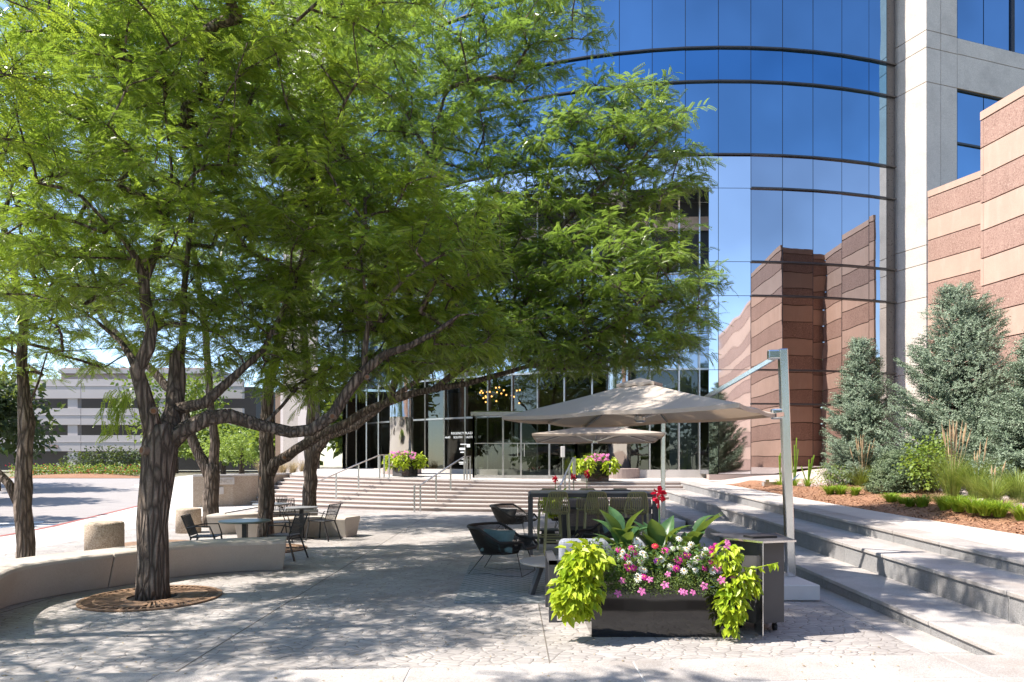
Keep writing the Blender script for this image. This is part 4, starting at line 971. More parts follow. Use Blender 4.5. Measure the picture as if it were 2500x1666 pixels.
spr_at(2195, 1150, 1112, 15.4, 120, 74, 'low green young spruce between the two larger ones', mat='spruce_g')
# more planting in the bed
def blades(t, name, base, n, h, spread, w_, mat, seed, arch=.5, segs=3, upright=1.0, plume=None):
    rg = random.Random(seed); V = []; Fc = []
    for k in range(n):
        a = rg.random() * 6.283; r0 = spread * .18 * rg.random(); hh = h * rg.uniform(.6, 1.1); out = spread * rg.uniform(.2, 1.0)
        bx, by = base[0] + math.cos(a) * r0, base[1] + math.sin(a) * r0; la = Vector((-math.sin(a + rg.uniform(-.8, .8)), math.cos(a), 0)); o = len(V)
        for i in range(segs + 1):
            u = i / segs; p = Vector((bx + math.cos(a) * out * u ** 1.6, by + math.sin(a) * out * u ** 1.6, base[2] - .02 + hh * (u - arch * u * u * u * .6)))
            ww = w_ * (1 - u * .9); V += [tuple(p - la * ww / 2), tuple(p + la * ww / 2)]
        Fc += [(o + 2 * i, o + 2 * i + 1, o + 2 * i + 3, o + 2 * i + 2) for i in range(segs)]
    return npmesh(name, np.array(V), np.array(Fc), M[mat], t, off=tuple(t.location))
def plumes(t, base, n, h, spread, seed, sz=.25, lean=.12):
    rg = random.Random(seed); q = MB()
    for k in range(n):
        a = rg.random() * 6.283; d = spread * rg.random(); b0 = Vector((base[0], base[1], base[2])); tp = b0 + Vector((math.cos(a) * d + rg.uniform(-1, 1) * lean, math.sin(a) * d, h * rg.uniform(.8, 1.1)))
        mid = b0.lerp(tp, .72); q.tube([b0, mid], [.003, .002], 3, cap=False)
        q.tube([mid, mid.lerp(tp, .35), tp], [.004, .016 * sz / .25, .002], 5)
    return q.build('plume', M['tan'], t)
G_G = 'ornamental grasses in the planting bed'
for k, (px, py, h, wd, hp, npl, lab) in enumerate([(2105, 1195, .62, .55, 1.15, 18, 'feather grass with tan plumes in front of the smaller spruce'), (2160, 1192, .5, .5, 0, 0, 'plumeless bushy grass clump right of the tan plumed grass'),
        (2325, 1216, .9, .55, 1.25, 20, 'tall feather grass with dense tan plumes right of the leafy shrub'), (2385, 1215, .75, .6, .95, 5, 'wide arching grass clump with few plumes beside the dense plumes'), (2485, 1225, .62, .5, 0, 0, 'grass clump at the right edge under the cut off spruce'), (2425, 1228, .5, .5, .7, 3, 'low loose grass clump left of the right edge clump')]):
    p = atf(px, py, bedz); t = thing('ornamental_grass', lab, 'grass clump', tuple(p), 0, G_G)
    blades(t, 'blade', p, 520, h * 1.25, wd * 1.2, .011, 'grass', 80 + k, .35)
    if npl: plumes(t, p, npl, hp * 1.15, .28, 90 + k)
G_D = 'daylily tufts along the mulch edge'
for k, (px, py, h, wd, lab) in enumerate([(2026, 1207, .28, .3, 'leftmost bright green daylily tuft in the mulch'), (2052, 1207, .3, .32, 'daylily tuft touching the leftmost one'), (2088, 1210, .28, .26, 'small daylily tuft under the plumed grass'), (2176, 1226, .26, .34, 'daylily tuft left of the pair in the middle of the mulch'), (2205, 1230, .2, .2, 'smallest daylily tuft in the middle of the mulch'),
        (2222, 1237, .24, .26, 'daylily tuft just left of the bushier middle tuft'), (2252, 1238, .32, .34, 'bushy daylily tuft below the leafy shrub'), (2308, 1244, .32, .36, 'daylily tuft at the left end of the large right group'), (2340, 1247, .36, .36, 'tall daylily tuft in front of the dense tan plumes'), (2375, 1250, .32, .34, 'daylily tuft in the middle of the large right group'), (2405, 1256, .3, .32, 'daylily tuft third from the right edge'), (2440, 1260, .34, .36, 'daylily tuft with darker drooping blades second from the right edge'), (2497, 1270, .34, .34, 'daylily tuft cut by the right edge')]):
    p = atf(px, py, bedz); t = thing('daylily', lab, 'daylily', tuple(p), 0, G_D); blades(t, 'blade', p, 240, h * 1.4, wd * 1.25, .018, 'lily', 110 + k, .75)
G_S = 'dry straw coloured plants in the bed'
for k, (px, py, lab) in enumerate([(2120, 1203, 'straw coloured dry tuft below the tan plumed grass'), (2160, 1205, 'dry tuft with dark seed heads right of the small daylily'), (2460, 1240, 'straw coloured dry tuft behind the right daylilies'), (2250, 1212, 'dry stalky plant under the leafy shrub'), (2290, 1222, 'dry stalky plant left of the tall feather grass')]):
    p = atf(px, py, bedz); t = thing('dry_tuft', lab, 'dry plant', tuple(p), 0, G_S); blades(t, 'blade', p, 220, .26, .32, .006, 'straw', 130 + k, .5)
p = atf(2262, 1205, bedz); bush('leafy_shrub', 'bright green leafy shrub standing in front of the tallest spruce', 'shrub', [(p.x, p.y, p.z + .62, .5, .5, .6, 1100), (p.x + .5, p.y + .2, p.z + 1.0, .2, .2, .2, 120)], 'shrub', LF, 141, fs=1.1)
p = atf(2030, 1190, bedz); bush('flowering_shrub', 'loose grey green shrub with tiny pink flowers at the bed corner', 'shrub', [(p.x, p.y, p.z + .3, .5, .4, .34, 900), (p.x + .5, p.y - .1, p.z + .2, .3, .3, .25, 300)], 'shrub', leaf_template(.05, .02), 142)
for k, (px, py, h) in enumerate([(1905, 1188, 1.3), (1940, 1186, 1.5), (1972, 1188, .9)]):
    p = atf(px, py, bedz, .95); lab = ['slender yellow spiked plant just left of the near umbrella pole', 'tallest yellow spiked plant right of the umbrella pole', 'shorter yellow spiked plant beside the flowering shrub'][k]
    t = thing('spiked_plant', lab, 'plant', tuple(p), 0, 'yellow spiked plants in the gravel'); blades(t, 'leaf', p, 90, .35, .3, .02, 'lily', 150 + k, .5)
    q = MB(); rg = random.Random(k)
    for i in range(3 + k):
        q.tube([p, p + Vector((rg.uniform(-.2, .2), 0, h * rg.uniform(.6, 1)))], [.012, .018], 5)
    q.build('flower_spike', M['lily'], t)
# flower island beyond the road, evergreen mass, pale grass left of the stairs
q = MB(); c = aty(185, 1178, 56); 
q.grid(lambda i, j: (c.x + (i - 10) / 10 * 6.2, 54.6 + j * .8, gz(0, 55) - .1 + .35 * math.sin(math.pi * i / 20) * math.sin(math.pi * j / 6)), 20, 6); o = q.build('flower_island', M['mulch'], None, smooth=True); struct(o)
for k in range(9):
    x = c.x - 5.3 + k * 1.35; lab = ['leftmost shrub', 'second shrub', 'third shrub', 'fourth shrub', 'middle shrub', 'sixth shrub', 'seventh shrub', 'eighth shrub', 'rightmost shrub'][k] + ' of the red flowered row on the road island'
    t = bush('flowering_shrub', lab, 'shrub', [(x, 57, .95, .85, .8, .55, 420)], 'shrub', LM, 160 + k, fs=.9, group='red flowered shrubs on the road island')
    g = np.random.default_rng(k); P = np.stack([g.normal(x, .5, 16), 56.3 + g.normal(0, .1, 16), 1.0 + g.normal(0, .25, 16)], 1); V, Fc = scatter(leaf_template(.11, .11), P, g.normal(size=(16, 3)), np.ones(16), 1, g); npmesh('blossom', V, Fc, M['red'], t, off=tuple(t.location))
for k in range(4):
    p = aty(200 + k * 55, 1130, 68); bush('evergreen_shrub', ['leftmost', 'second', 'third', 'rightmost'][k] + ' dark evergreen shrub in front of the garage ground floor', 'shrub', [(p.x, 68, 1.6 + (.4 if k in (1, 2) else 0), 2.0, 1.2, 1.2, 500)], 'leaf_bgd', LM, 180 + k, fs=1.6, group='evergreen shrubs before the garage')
for k in range(5):
    p = aty(640 + k * 25, 1150, 29 + k * .5); t = thing('feather_grass', ['leftmost', 'second', 'third', 'fourth', 'rightmost'][k] + ' pale feather grass clump behind the low aggregate wall', 'grass clump', (p.x, p.y, 1.0), 0, 'pale grasses behind the aggregate wall'); blades(t, 'blade', (p.x, p.y, 1.0), 160, .9, .5, .02, 'straw', 190 + k, .3)

# ================================================================ BENCHES, BOLLARDS, SIGN WALL, RAILS
def bench(name, label, path, depth=.42, h=.45, flare=.09, seg=None, group='curved cast concrete benches'):
    """path: front foot line, left to right seen from the camera; body goes away from the viewer, top overhangs"""
    t = thing(name, label, 'bench', (path[0][0], path[0][1], 0), 0, group)
    P = [Vector((x, y, 0)) for x, y in path]; Q = []
    for i in range(len(P) - 1):                      # Catmull-Rom
        a, b_, c, d = P[max(i - 1, 0)], P[i], P[i + 1], P[min(i + 2, len(P) - 1)]
        for k in range(8):
            u = k / 8; Q.append(.5 * ((2 * b_) + (c - a) * u + (2 * a - 5 * b_ + 4 * c - d) * u * u + (3 * b_ - a - 3 * c + d) * u ** 3))
    Q.append(P[-1]); L = [0]
    for a, b_ in zip(Q, Q[1:]): L.append(L[-1] + (b_ - a).length)
    n = len(Q); cuts = [0] + [min(range(n), key=lambda i: abs(L[i] - s_)) for s_ in (seg or [])] + [n - 1]
    prof = [(.0, .0), (-flare * .55, h * .5), (-flare, h - .05), (-flare + .012, h - .015), (-flare + .045, h), (depth - .03, h), (depth + .0, h - .03), (depth - .04, h * .5), (depth - .08, 0)]
    for c0, c1 in zip(cuts, cuts[1:]):
        q = MB(); R_ = Q[c0:c1 + 1]; m = len(prof); vs = []
        for i, p in enumerate(R_):
            d = (R_[min(i + 1, len(R_) - 1)] - R_[max(i - 1, 0)]).normalized(); nn = Vector((-d.y, d.x, 0))
            if i == 0 and c0 > 0: p = p + d * .008
            for (o_, z) in prof: 
                s_ = (z / h) * .05 * ((-1 if i == 0 and c0 == 0 else 0) + (1 if i == len(R_) - 1 and c1 == n - 1 else 0))
                v = p + nn * o_ + d * s_; vs.append((v.x, v.y, z))
        fs = [(i * m + j, (i + 1) * m + j, (i + 1) * m + (j + 1) % m, i * m + (j + 1) % m) for i in range(len(R_) - 1) for j in range(m)]
        fs += [tuple(range(m)), tuple((len(R_) - 1) * m + j for j in range(m - 1, -1, -1))]
        q.add(vs, fs); o = q.build('bench_segment', M['bench'], t, bevel=.012)
    return t
b1 = bench('concrete_bench', 'long curved concrete bench wrapping behind the near locust, with a dark joint', [(-4.9, 6.25), (-5.35, 6.9), (-5.60, 7.6), (-5.45, 8.25), (-5.12, 8.8), (-4.75, 9.45), (-4.2, 9.93), (-3.42, 10.2)], .5, .45, .14, seg=[2.75])
b2 = bench('concrete_bench', 'concrete bench behind the grey topped table, ending below the handrail', [(-5.62, 14.0), (-5.1, 14.05), (-4.4, 14.6), (-3.95, 14.72), (-3.55, 14.6)], .5, .43, .10)
b3 = bench('concrete_bench', 'sweeping concrete bench left of the green topped table', [(-6.72, 15.2), (-6.35, 15.25), (-5.9, 15.7), (-5.4, 16.6), (-4.9, 17.0)], .55, .44, .10)
for px, Y, r, h, lab in ((255, 11.7, .30, .59, 'larger nearer round bollard just behind the long curved bench'), (460, 15.65, .27, .56, 'farther round bollard left of the sweeping bench')):
    x = (px - HX) / F * Y; o = MB().lathe((x, Y, 0), [(r, -.02), (r, h - .05), (r - .012, h - .015), (r - .05, h), (.05, h)], 40).build('bollard', M['aggregate'], None, smooth=False)
    for p in o.data.polygons: p.use_smooth = abs(p.normal.z) < .7
    tag(o, lab, 'bollard', 'squat round aggregate bollards')
# tree grates
def grate(x, y, r0, r, label, hole=.27):
    t = thing('tree_grate', label, 'tree grate', (x, y, 0), 0, 'rusty iron tree grates')
    q = MB(); q.lathe((x, y, 0), [(r * 1.0, .001), (r * 1.0, .006), (.1, .006)], 64); q.build('pit', M['soil'], t)
    q = MB()
    for ra, rb in ((r, r - .045), (r * .80, r * .77), (hole + .06, hole)):
        n = 72; vs = [(x + rr * math.cos(6.28319 * j / n), y + rr * math.sin(6.28319 * j / n), zz) for rr, zz in ((ra, .004), (ra, .022), (rb, .022), (rb, .004)) for j in range(n)]
        q.add(vs, [(k * n + j, k * n + (j + 1) % n, (k + 1) * n + (j + 1) % n, (k + 1) * n + j) for k in range(3) for j in range(n)])
    n = 60
    for j in range(n):
        a = 6.28319 * j / n; q.bar((x + hole * math.cos(a), y + hole * math.sin(a), .014), (x + (r - .03) * math.cos(a), y + (r - .03) * math.sin(a), .014), .014 + .012 * (j % 2), .014)
    for k in (0, 1, 2):
        a = k * 2.1 + .6; q.lathe((x + r * .62 * math.cos(a), y + r * .62 * math.sin(a), .021), [(.14, 0), (.14, .005), (.01, .005)], 24)
    q.build('iron_ring', M['rust'], t); return t
grate(-4.24, 8.05, 0, .76, 'round rusty grate around the foot of the near locust')
grate(-4.55, 12.6, 0, .74, 'round grate mostly hidden behind the end of the long curved bench')
o = MB().lathe((-7.0, 13.4, 0), [(.75, 0), (.75, .006), (.05, .006)], 40).build('manhole_cover', M['rust'], None); tag(o, 'flat round iron cover in the paving between the two bollards', 'manhole cover')
# low aggregate wall with the plaza name
rw = thing('sign_wall', 'low exposed aggregate wall with a raised name panel beside the stairs', 'wall', (-11.4, 24.6, 0))
wp = [(-11.45, 24.5), (-10.9, 24.75), (-10.3, 25.2), (-9.9, 25.9), (-9.55, 27.0), (-9.25, 28.6)]
q = MB(); cpp = MB(); nW = len(wp)
out = []; inn = []
for i, p in enumerate(wp):
    d = (Vector(wp[min(i + 1, nW - 1)]) - Vector(wp[max(i - 1, 0)])).normalized(); n_ = Vector((-d.y, d.x)); out.append(Vector(p)); inn.append(Vector(p) + n_ * .35)
for i in range(nW - 1):
    q.prism([out[i], out[i + 1], inn[i + 1], inn[i]], -.05, 1.10); cpp.prism([out[i] - (inn[i] - out[i]).normalized() * .02, out[i + 1] - (inn[i + 1] - out[i + 1]).normalized() * .02, inn[i + 1], inn[i]], 1.10, 1.17)
q.build('wall', M['aggregate'], rw); cpp.build('coping', M['concrete'], rw)
pa, pb = Vector((-10.98, 24.70, .93)), Vector((-10.36, 25.14, .93)); rz = math.atan2(pb.y - pa.y, pb.x - pa.x); pc = (pa + pb) / 2; nn = Vector((math.sin(rz), -math.cos(rz), 0))
q = MB(); q.box(pc + nn * .03, (1.0, .03, .26), rz); q.build('name_panel', M['landing'], rw)
text('REGENCY', 'name_lettering', pc + nn * .05 + Vector((0, 0, -.07)), .2, M['bench'], rw, rz, .012)
q = MB(); q.box(pc + nn * .03 + Vector((.02, 0, -.35)), (.22, .03, .26), rz); q.build('small_plate', M['landing'], rw)
# handrails on the stairs
def rail(label, base, lo, hi, hgt=.86):
    """base: post feet as (photo x, step index); rail runs along the slope"""
    t = thing('handrail', label, 'handrail', (base[0][0], base[0][1], 0), 0, 'stainless handrails on the entrance stairs'); q = MB()
    for x, y, z in base:
        p = MB(); p.bar((x, y, z - .05), (x, y, z + hgt), .055, .03); p.build('post', M['steel'], t)
    a, b_ = Vector(base[0]), Vector(base[-1]); pts_ = [Vector((x, y, z + hgt)) for x, y, z in base]
    for p, r_ in zip(pts_, pts_[1:]): q.bar(p - (r_ - p).normalized() * .02, r_ + (r_ - p).normalized() * .02, .055, .035)
    q.build('rail', M['steel'], t)
def zst(x, y):
    i = math.floor((y + .03 - YB(x)) / TR) + 1; return 0 if i <= 0 else min(8, i) * ZL(x) / 8
def railpts(xa, ya, xb, yb, n, ext=.35):
    a, b_ = Vector((xa, ya)), Vector((xb, yb)); d = (b_ - a).normalized(); r_ = []
    r_.append((a.x - d.x * ext, a.y - d.y * ext, 0))
    for k in range(n): p = a.lerp(b_, k / (n - 1)); r_.append((p.x, p.y, p.y and (ZL(p.x) * k / (n - 1))))
    p = b_ + d * ext * .6; r_.append((p.x, p.y, land(p.x, p.y))); p = b_ + d * ext * 1.3; r_.append((p.x, p.y, land(p.x, p.y)))
    return r_
rail('left stair handrail passing behind the locust trunk', railpts(-6.9, 23.6, -5.0, 25.8, 4), 0, 0)
rail('middle stair handrail with its whole slope in view', railpts(-3.0, 22.35, -1.75, 25.0, 4), 0, 0)
rail('right stair handrail above the red canna flowers', railpts(1.55, 21.9, 2.2, 24.5, 4), 0, 0)

# ================================================================ CAFE CHAIRS AND TABLES
def armchair(label):
    t = thing('slatted_armchair', label, 'armchair', (0, 0, 0), 0, 'black slatted metal armchairs')
    # faces +Y
    q = MB(); w_, d_ = .46, .44
    for k in range(9):
        y = -.19 + k * .048; q.bar((-.21, y, .44), (.21, y, .44), .030, .012)
    q.tube([(-.22, .22, .44), (.22, .22, .44), (.21, -.2, .43), (-.21, -.2, .43), (-.22, .22, .44)], .011, 6); q.build('seat', M['black'], t)
    q = MB()
    for k in range(10):
        x = -.19 + k * .38 / 9; q.bar((x * .95, -.2, .46), (x, -.335, .80), .016, .008)
    q.tube([(-.2, -.2, .44), (-.225, -.34, .81), (.225, -.34, .81), (.2, -.2, .44)], .012, 6); q.tube([(-.2, -.25, .58), (.2, -.25, .58)], .007, 5); q.build('backrest', M['black'], t)
    for sx in (-1, 1):
        MB().bar((sx * .21, .2, .44), (sx * .25, .26, 0), .026).build('leg', M['black'], t); MB().bar((sx * .2, -.18, .44), (sx * .24, -.33, 0), .026).build('leg', M['black'], t)
        MB().tube([(sx * .21, -.26, .60), (sx * .27, -.1, .63), (sx * .275, .14, .63), (sx * .235, .21, .44)], .012, 6).build('armrest', M['black'], t)
    return t
ch0 = armchair('slatted black armchair at the left of the green topped table, facing it')
ch0.location = (-5.0, 11.15, 0); ch0.rotation_euler = (0, 0, R(-82)); ch0.scale = (.92,) * 3
for x, y, a, lab in ((-3.78, 11.35, 78, 'slatted black armchair right of the green topped table, its back hiding the trunk foot'), (-3.93, 14.15, 70, 'slatted black armchair alone at the right of the grey topped table'),
        (-4.72, 13.75, -60, 'slatted black armchair at the left of the grey topped table, back to the viewer'), (-5.15, 15.9, -140, 'slatted black armchair behind the grey topped table'), (-5.75, 17.0, -150, 'farthest slatted black armchair beside the far pale table')):
    dup(ch0, (x, y, 0), R(a), lab, (.92,) * 3)
def cafe(label, loc, r, h, topmat, name='cafe_table'):
    t = thing(name, label, 'cafe table', loc, 0, 'round cafe tables')
    q = MB(); q.lathe(loc, [(r - .03, h - .03), (r, h - .018), (r, h - .004), (r - .004, h)], 48); q.build('table_top', M[topmat], t)
    q = MB(); q.box((loc[0], loc[1], h / 2), (.075, .075, h - .06)); q.build('column', M['black'], t)
    q = MB(); q.lathe(loc, [(.26, 0.001), (.26, .012), (.06, .02)], 32); q.bar((loc[0] - .25, loc[1], h - .045), (loc[0] + .25, loc[1], h - .045), .05, .02); q.build('base', M['black'], t)
cafe('round green topped table behind the long curved bench', (-4.42, 11.3, 0), .41, .645, 'tabletop_g')
cafe('round grey topped table between the middle armchairs', (-4.42, 14.35, 0), .33, .67, 'tabletop')
cafe('far pale round table partly behind the second locust trunk', (-5.55, 15.7, 0), .4, .66, 'tabletop')

# ================================================================ LOUNGE GROUP
def lounge(label):
    t = thing('woven_lounge_chair', label, 'lounge chair', (0, 0, 0), 0, 'black woven lounge chairs')
    def rim(a):                                       # a from -1 to 1 around the open front, faces +Y
        th = math.pi * 1.5 + a * math.pi * .80; x = .47 * math.cos(th); y = .43 * math.sin(th); k = abs(a)
        z = .68 if k < .45 else (.68 - (k - .45) / .25 * .19 if k < .7 else .49 - .01 * (k - .7)); 
        return Vector((x * (1 + .12 * (z - .48) / .2), y * (1.02 + .18 * max(0, (z - .48)) / .2), z))
    def low(a):
        th = math.pi * 1.5 + a * math.pi * .80; k = abs(a); return Vector((.36 * math.cos(th), .30 * math.sin(th) - .02 + (.06 if k > .7 else 0), .285 + .05 * k))
    n = 130; q = MB(); A_ = [-1 + 2 * i / n for i in range(n + 1)]
    for a in A_: q.tube([low(a), low(a).lerp(rim(a), .5) + Vector((0, 0, -.015)), rim(a)], .006, 4, cap=False)
    for u in (.3, .62): q.tube([low(a).lerp(rim(a), u) for a in A_], .004, 4)
    q.tube([rim(a) for a in A_], .021, 8); q.tube([low(a) for a in A_], .013, 6); q.build('woven_shell', M['rope'], t)
    q = MB(); r1 = [low(a) for a in A_]
    fr_ = [rim(-1), Vector((-.3, .42, .40)), Vector((0, .47, .385)), Vector((.3, .42, .40)), rim(1)]
    q.tube(fr_, .02, 8)
    for i in range(46):
        x = -.36 + .72 * i / 45; yb = -.30 * math.sqrt(max(0, 1 - (x / .37) ** 2)) - .02; q.bar((x, yb, .30), (x * 1.05, .44 - .1 * (x / .36) ** 2, .39), .011, .006)
    q.build('woven_seat', M['rope'], t)
    q = MB()
    for s_ in (-1, 1):
        q.tube([(s_ * .25, .28, .34), (s_ * .33, .38, .012), (s_ * .33, .0, .012), (s_ * .2, -.14, .012), (s_ * .33, -.42, .012), (s_ * .22, -.22, .29)], .008, 6)
    q.tube([(-.33, .38, .012), (.33, .38, .012)], .008, 6); q.build('sled_leg', M['black'], t); return t
lc = lounge('nearest black woven lounge chair, holding a teal pillow'); lc.location = (-.12, 9.9, 0); lc.rotation_euler = (0, 0, R(-108))
for x, y, a, lab in ((.05, 14.6, -112, 'black woven lounge chair behind and left of the tall bar table'), (1.45, 10.9, 95, 'black woven lounge chair between the bar table and the grey sofa'), (1.25, 15.2, 175, 'black woven lounge chair seen through the bar table legs'), (2.6, 15.4, 120, 'black woven lounge chair seen behind the right bar stool')):
    dup(lc, (x, y, 0), R(a), lab)
def pillow(name, label, c, w_, h, d, rz, tilt, mat, group=None):
    n = 12; q = MB()
    for s_ in (-1, 1):
        q.grid(lambda i, j: (lambda u, v: (u * w_ / 2 * (1 - .08 * (1 - abs(v)) ** 1) * 1, s_ * d / 2 * (max(0, (1 - u ** 4)) * max(0, (1 - v ** 4))) ** .5, v * h / 2 * (1 - .08 * (1 - abs(u)))))(-1 + 2 * i / n, (-1 + 2 * j / n) * s_), n, n)
    Mx = Matrix.Translation(c) @ Matrix.Rotation(rz, 4, 'Z') @ Matrix.Rotation(tilt, 4, 'X'); q.v = [tuple(Mx @ Vector(v)) for v in q.v]
    o = q.build(name, M[mat], None, smooth=True); tag(o, label, 'pillow', group); return o
pillow('pillow', 'teal pillow leaning in the nearest woven lounge chair', (-.20, 9.62, .50), .50, .33, .14, R(-24), R(-22), 'teal')
pillow('pillow', 'blue green pillow in the lounge chair behind the canna leaves', (1.62, 10.7, .50), .42, .32, .14, R(20), R(-20), 'teal')
pillow('pillow', 'dark pillow in the farther left woven lounge chair', (-.1, 14.5, .48), .42, .3, .13, R(-30), R(-20), 'dark_leather')
st = thing('side_table', 'small dark folded metal side table under the bar table', 'side table', (.72, 13.6, 0)); q = MB(); q.box((.72, 13.6, .27), (.4, .4, .03)); q.build('table_top', M['charcoal'], st)
q = MB(); q.add([(.55, 13.42, 0), (.88, 13.42, 0), (.84, 13.42, .255), (.6, 13.42, .255), (.55, 13.78, 0), (.88, 13.78, 0), (.84, 13.78, .255), (.6, 13.78, .255)], [(0, 1, 2, 3), (7, 6, 5, 4), (0, 3, 7, 4), (1, 5, 6, 2), (0, 4, 5, 1), (3, 2, 6, 7)]); q.build('base', M['dark_leather'], st)
# coffee table, rug
o = MB().prism([(-.66, 7.75), (2.9, 7.75), (2.9, 10.9), (-.66, 10.9)], .002, .013).build('rug', M['rug']); tag(o, 'flat grey and teal patterned outdoor rug under the lounge chairs and sofa', 'rug')
ct = thing('coffee_table', 'low pale round coffee table with slanted dark legs beside the sofa', 'coffee table', (.55, 8.35, 0)); q = MB(); q.lathe((.55, 8.35, 0), [(.44, .375), (.455, .385), (.455, .398), (.45, .402)], 48); q.build('table_top', M['cream'], ct)
for a in (200, 320, 80):
    q = MB(); q.bar((.55 + .2 * math.cos(R(a)), 8.35 + .2 * math.sin(R(a)), .375), (.55 + .34 * math.cos(R(a)), 8.35 + .34 * math.sin(R(a)), .01), .09, .05); q.build('leg', M['charcoal'], ct)
# sofa seen from behind
def sofa(label, x0, x1, y, mat_b, group, s_=1, hb=.62, hc=.82, loc=None):
    t = thing('outdoor_sofa', label, 'sofa', (x0, y, 0), 0, group); c = 'charcoal'
    q = MB()
    for x in (x0 + .04, x1 - .04): q.bar((x, y, 0), (x, y, hb), .08, .06); q.bar((x, y + .72 * s_, 0), (x, y + .72 * s_, hb), .08, .06); q.bar((x, y - .03 * s_, hb - .02), (x, y + .75 * s_, hb - .02), .08, .045)
    q.bar((x0, y, .30), (x1, y, .30), .05, .08); q.bar((x0, y + .72 * s_, .28), (x1, y + .72 * s_, .28), .05, .08); q.bar((x0 + .08, y, hb - .02), (x1 - .08, y, hb - .02), .045, .045)
    q.build('frame', M[c], t)
    q = MB(); q.box(((x0 + x1) / 2, y + .001, .46), (x1 - x0 - .17, .01, .26)); q.build('back_mesh', M['taupe'], t)
    n = 2; w_ = (x1 - x0 - .2) / n
    for k in range(n):
        q = MB(); q.rbox((x0 + .1 + w_ * (k + .5), y + .14 * s_, .62), (w_ - .02, .17, hc - .42), .055); q.build('back_cushion', M[mat_b], t, smooth=True)
        q = MB(); q.rbox((x0 + .1 + w_ * (k + .5), y + .42 * s_, .39), (w_ - .02, .62, .15), .05); q.build('seat_cushion', M[mat_b], t, smooth=True)
    return t
sofa('grey framed sofa with pale blue grey cushions, its back against the near flower planter', .37, 1.98, 6.86, 'cushion', 'outdoor sofas')
sofa('farther sofa with taupe mesh back behind the bar stools', 1.0, 2.9, 13.55, 'taupe', 'outdoor sofas', hb=.72, hc=.95)
# tall bar table and olive stools
bt = thing('bar_table', 'tall charcoal bar table surrounded by olive stools', 'bar table', (1.4, 12.2, 0)); zt = 1.085
BX0, BX1, BY0, BY1 = .33, 2.46, 11.8, 12.72
q = MB(); q.box(((BX0 + BX1) / 2, (BY0 + BY1) / 2, zt - .008), (BX1 - BX0 - .01, BY1 - BY0 - .01, .016)); q.build('table_top', M['cream'], bt)
q = MB(); q.bar((BX0, BY0, zt - .05), (BX1, BY0, zt - .05), .06, .065); q.bar((BX0, BY1, zt - .05), (BX1, BY1, zt - .05), .06, .065); q.bar((BX0, BY0, zt - .05), (BX0, BY1, zt - .05), .06, .064); q.bar((BX1, BY0, zt - .05), (BX1, BY1, zt - .05), .06, .064); q.build('apron', M['charcoal'], bt)
for x in (BX0, BX1):
    for y in (BY0, BY1): q = MB(); q.bar((x, y, 0), (x, y, zt - .084), .062, .062); q.build('leg', M['charcoal'], bt)
q = MB(); q.bar((BX0 + .03, BY1, .2), (BX1 - .03, BY1, .2), .05, .05); q.build('foot_rail', M['charcoal'], bt)
o = MB(); o.box((1.9, 12.45, zt + .012), (.5, .2, .018), R(12)); o = o.build('menu_board', M['charcoal']); tag(o, 'thin dark folded menu board lying on the tall bar table', 'menu board')
def stool(label):
    t = thing('bar_stool', label, 'bar stool', (0, 0, 0), 0, 'olive slatted bar stools')   # faces +Y
    q = MB()
    for k in range(12):
        u = -1 + 2 * k / 11; x = u * .19; yb = -.2 + .045 * u * u
        q.tube([(x * .82, yb + .34, .735 ), (x * .85, yb + .12, .70), (x * .9, yb + .02, .725), (x * .98, yb - .0, .80), (x * .92, yb - .03, .95), (x * .78, yb - .06, 1.085)], .0095, 5)
    q.build('slatted_shell', M['olive'], t)
    q = MB(); q.tube([(-.185, .16, .73), (-.20, -.14, .73), (-.205, -.16, .82), (-.15, -.23, 1.07), (-.12, -.25, 1.095), (.12, -.25, 1.095), (.15, -.23, 1.07), (.205, -.16, .82), (.20, -.14, .73), (.185, .16, .73), (-.185, .16, .73)], .013, 7); q.build('shell_rim', M['olive'], t)
    for sx in (-1, 1):
        for sy in (-1, 1): MB().bar((sx * .185, sy * .16 - .01, .73), (sx * .225, sy * .205 - .01, 0), .03).build('leg', M['olive'], t)
    q = MB(); z = .235
    for a, b_ in (((-.21, .185), (.21, .185)), ((-.21, -.2), (.21, -.2)), ((-.21, .185), (-.21, -.2)), ((.21, .185), (.21, -.2))): q.bar((a[0], a[1], z), (b_[0], b_[1], z), .024)
    q.build('footrest', M['olive'], t); return t
s0 = stool('left of the three near olive bar stools'); s0.location = (.79, 11.95, 0)
dup(s0, (1.47, 11.95, 0), R(-3), 'middle of the three near olive bar stools'); dup(s0, (2.13, 11.9, 0), R(4), 'right of the three near olive bar stools')
dup(s0, (.70, 12.75, 0), R(180), 'left olive bar stool on the far side of the bar table'); dup(s0, (1.42, 12.8, 0), R(176), 'middle olive bar stool on the far side of the bar table'); dup(s0, (2.08, 12.8, 0), R(184), 'right olive bar stool on the far side of the bar table')

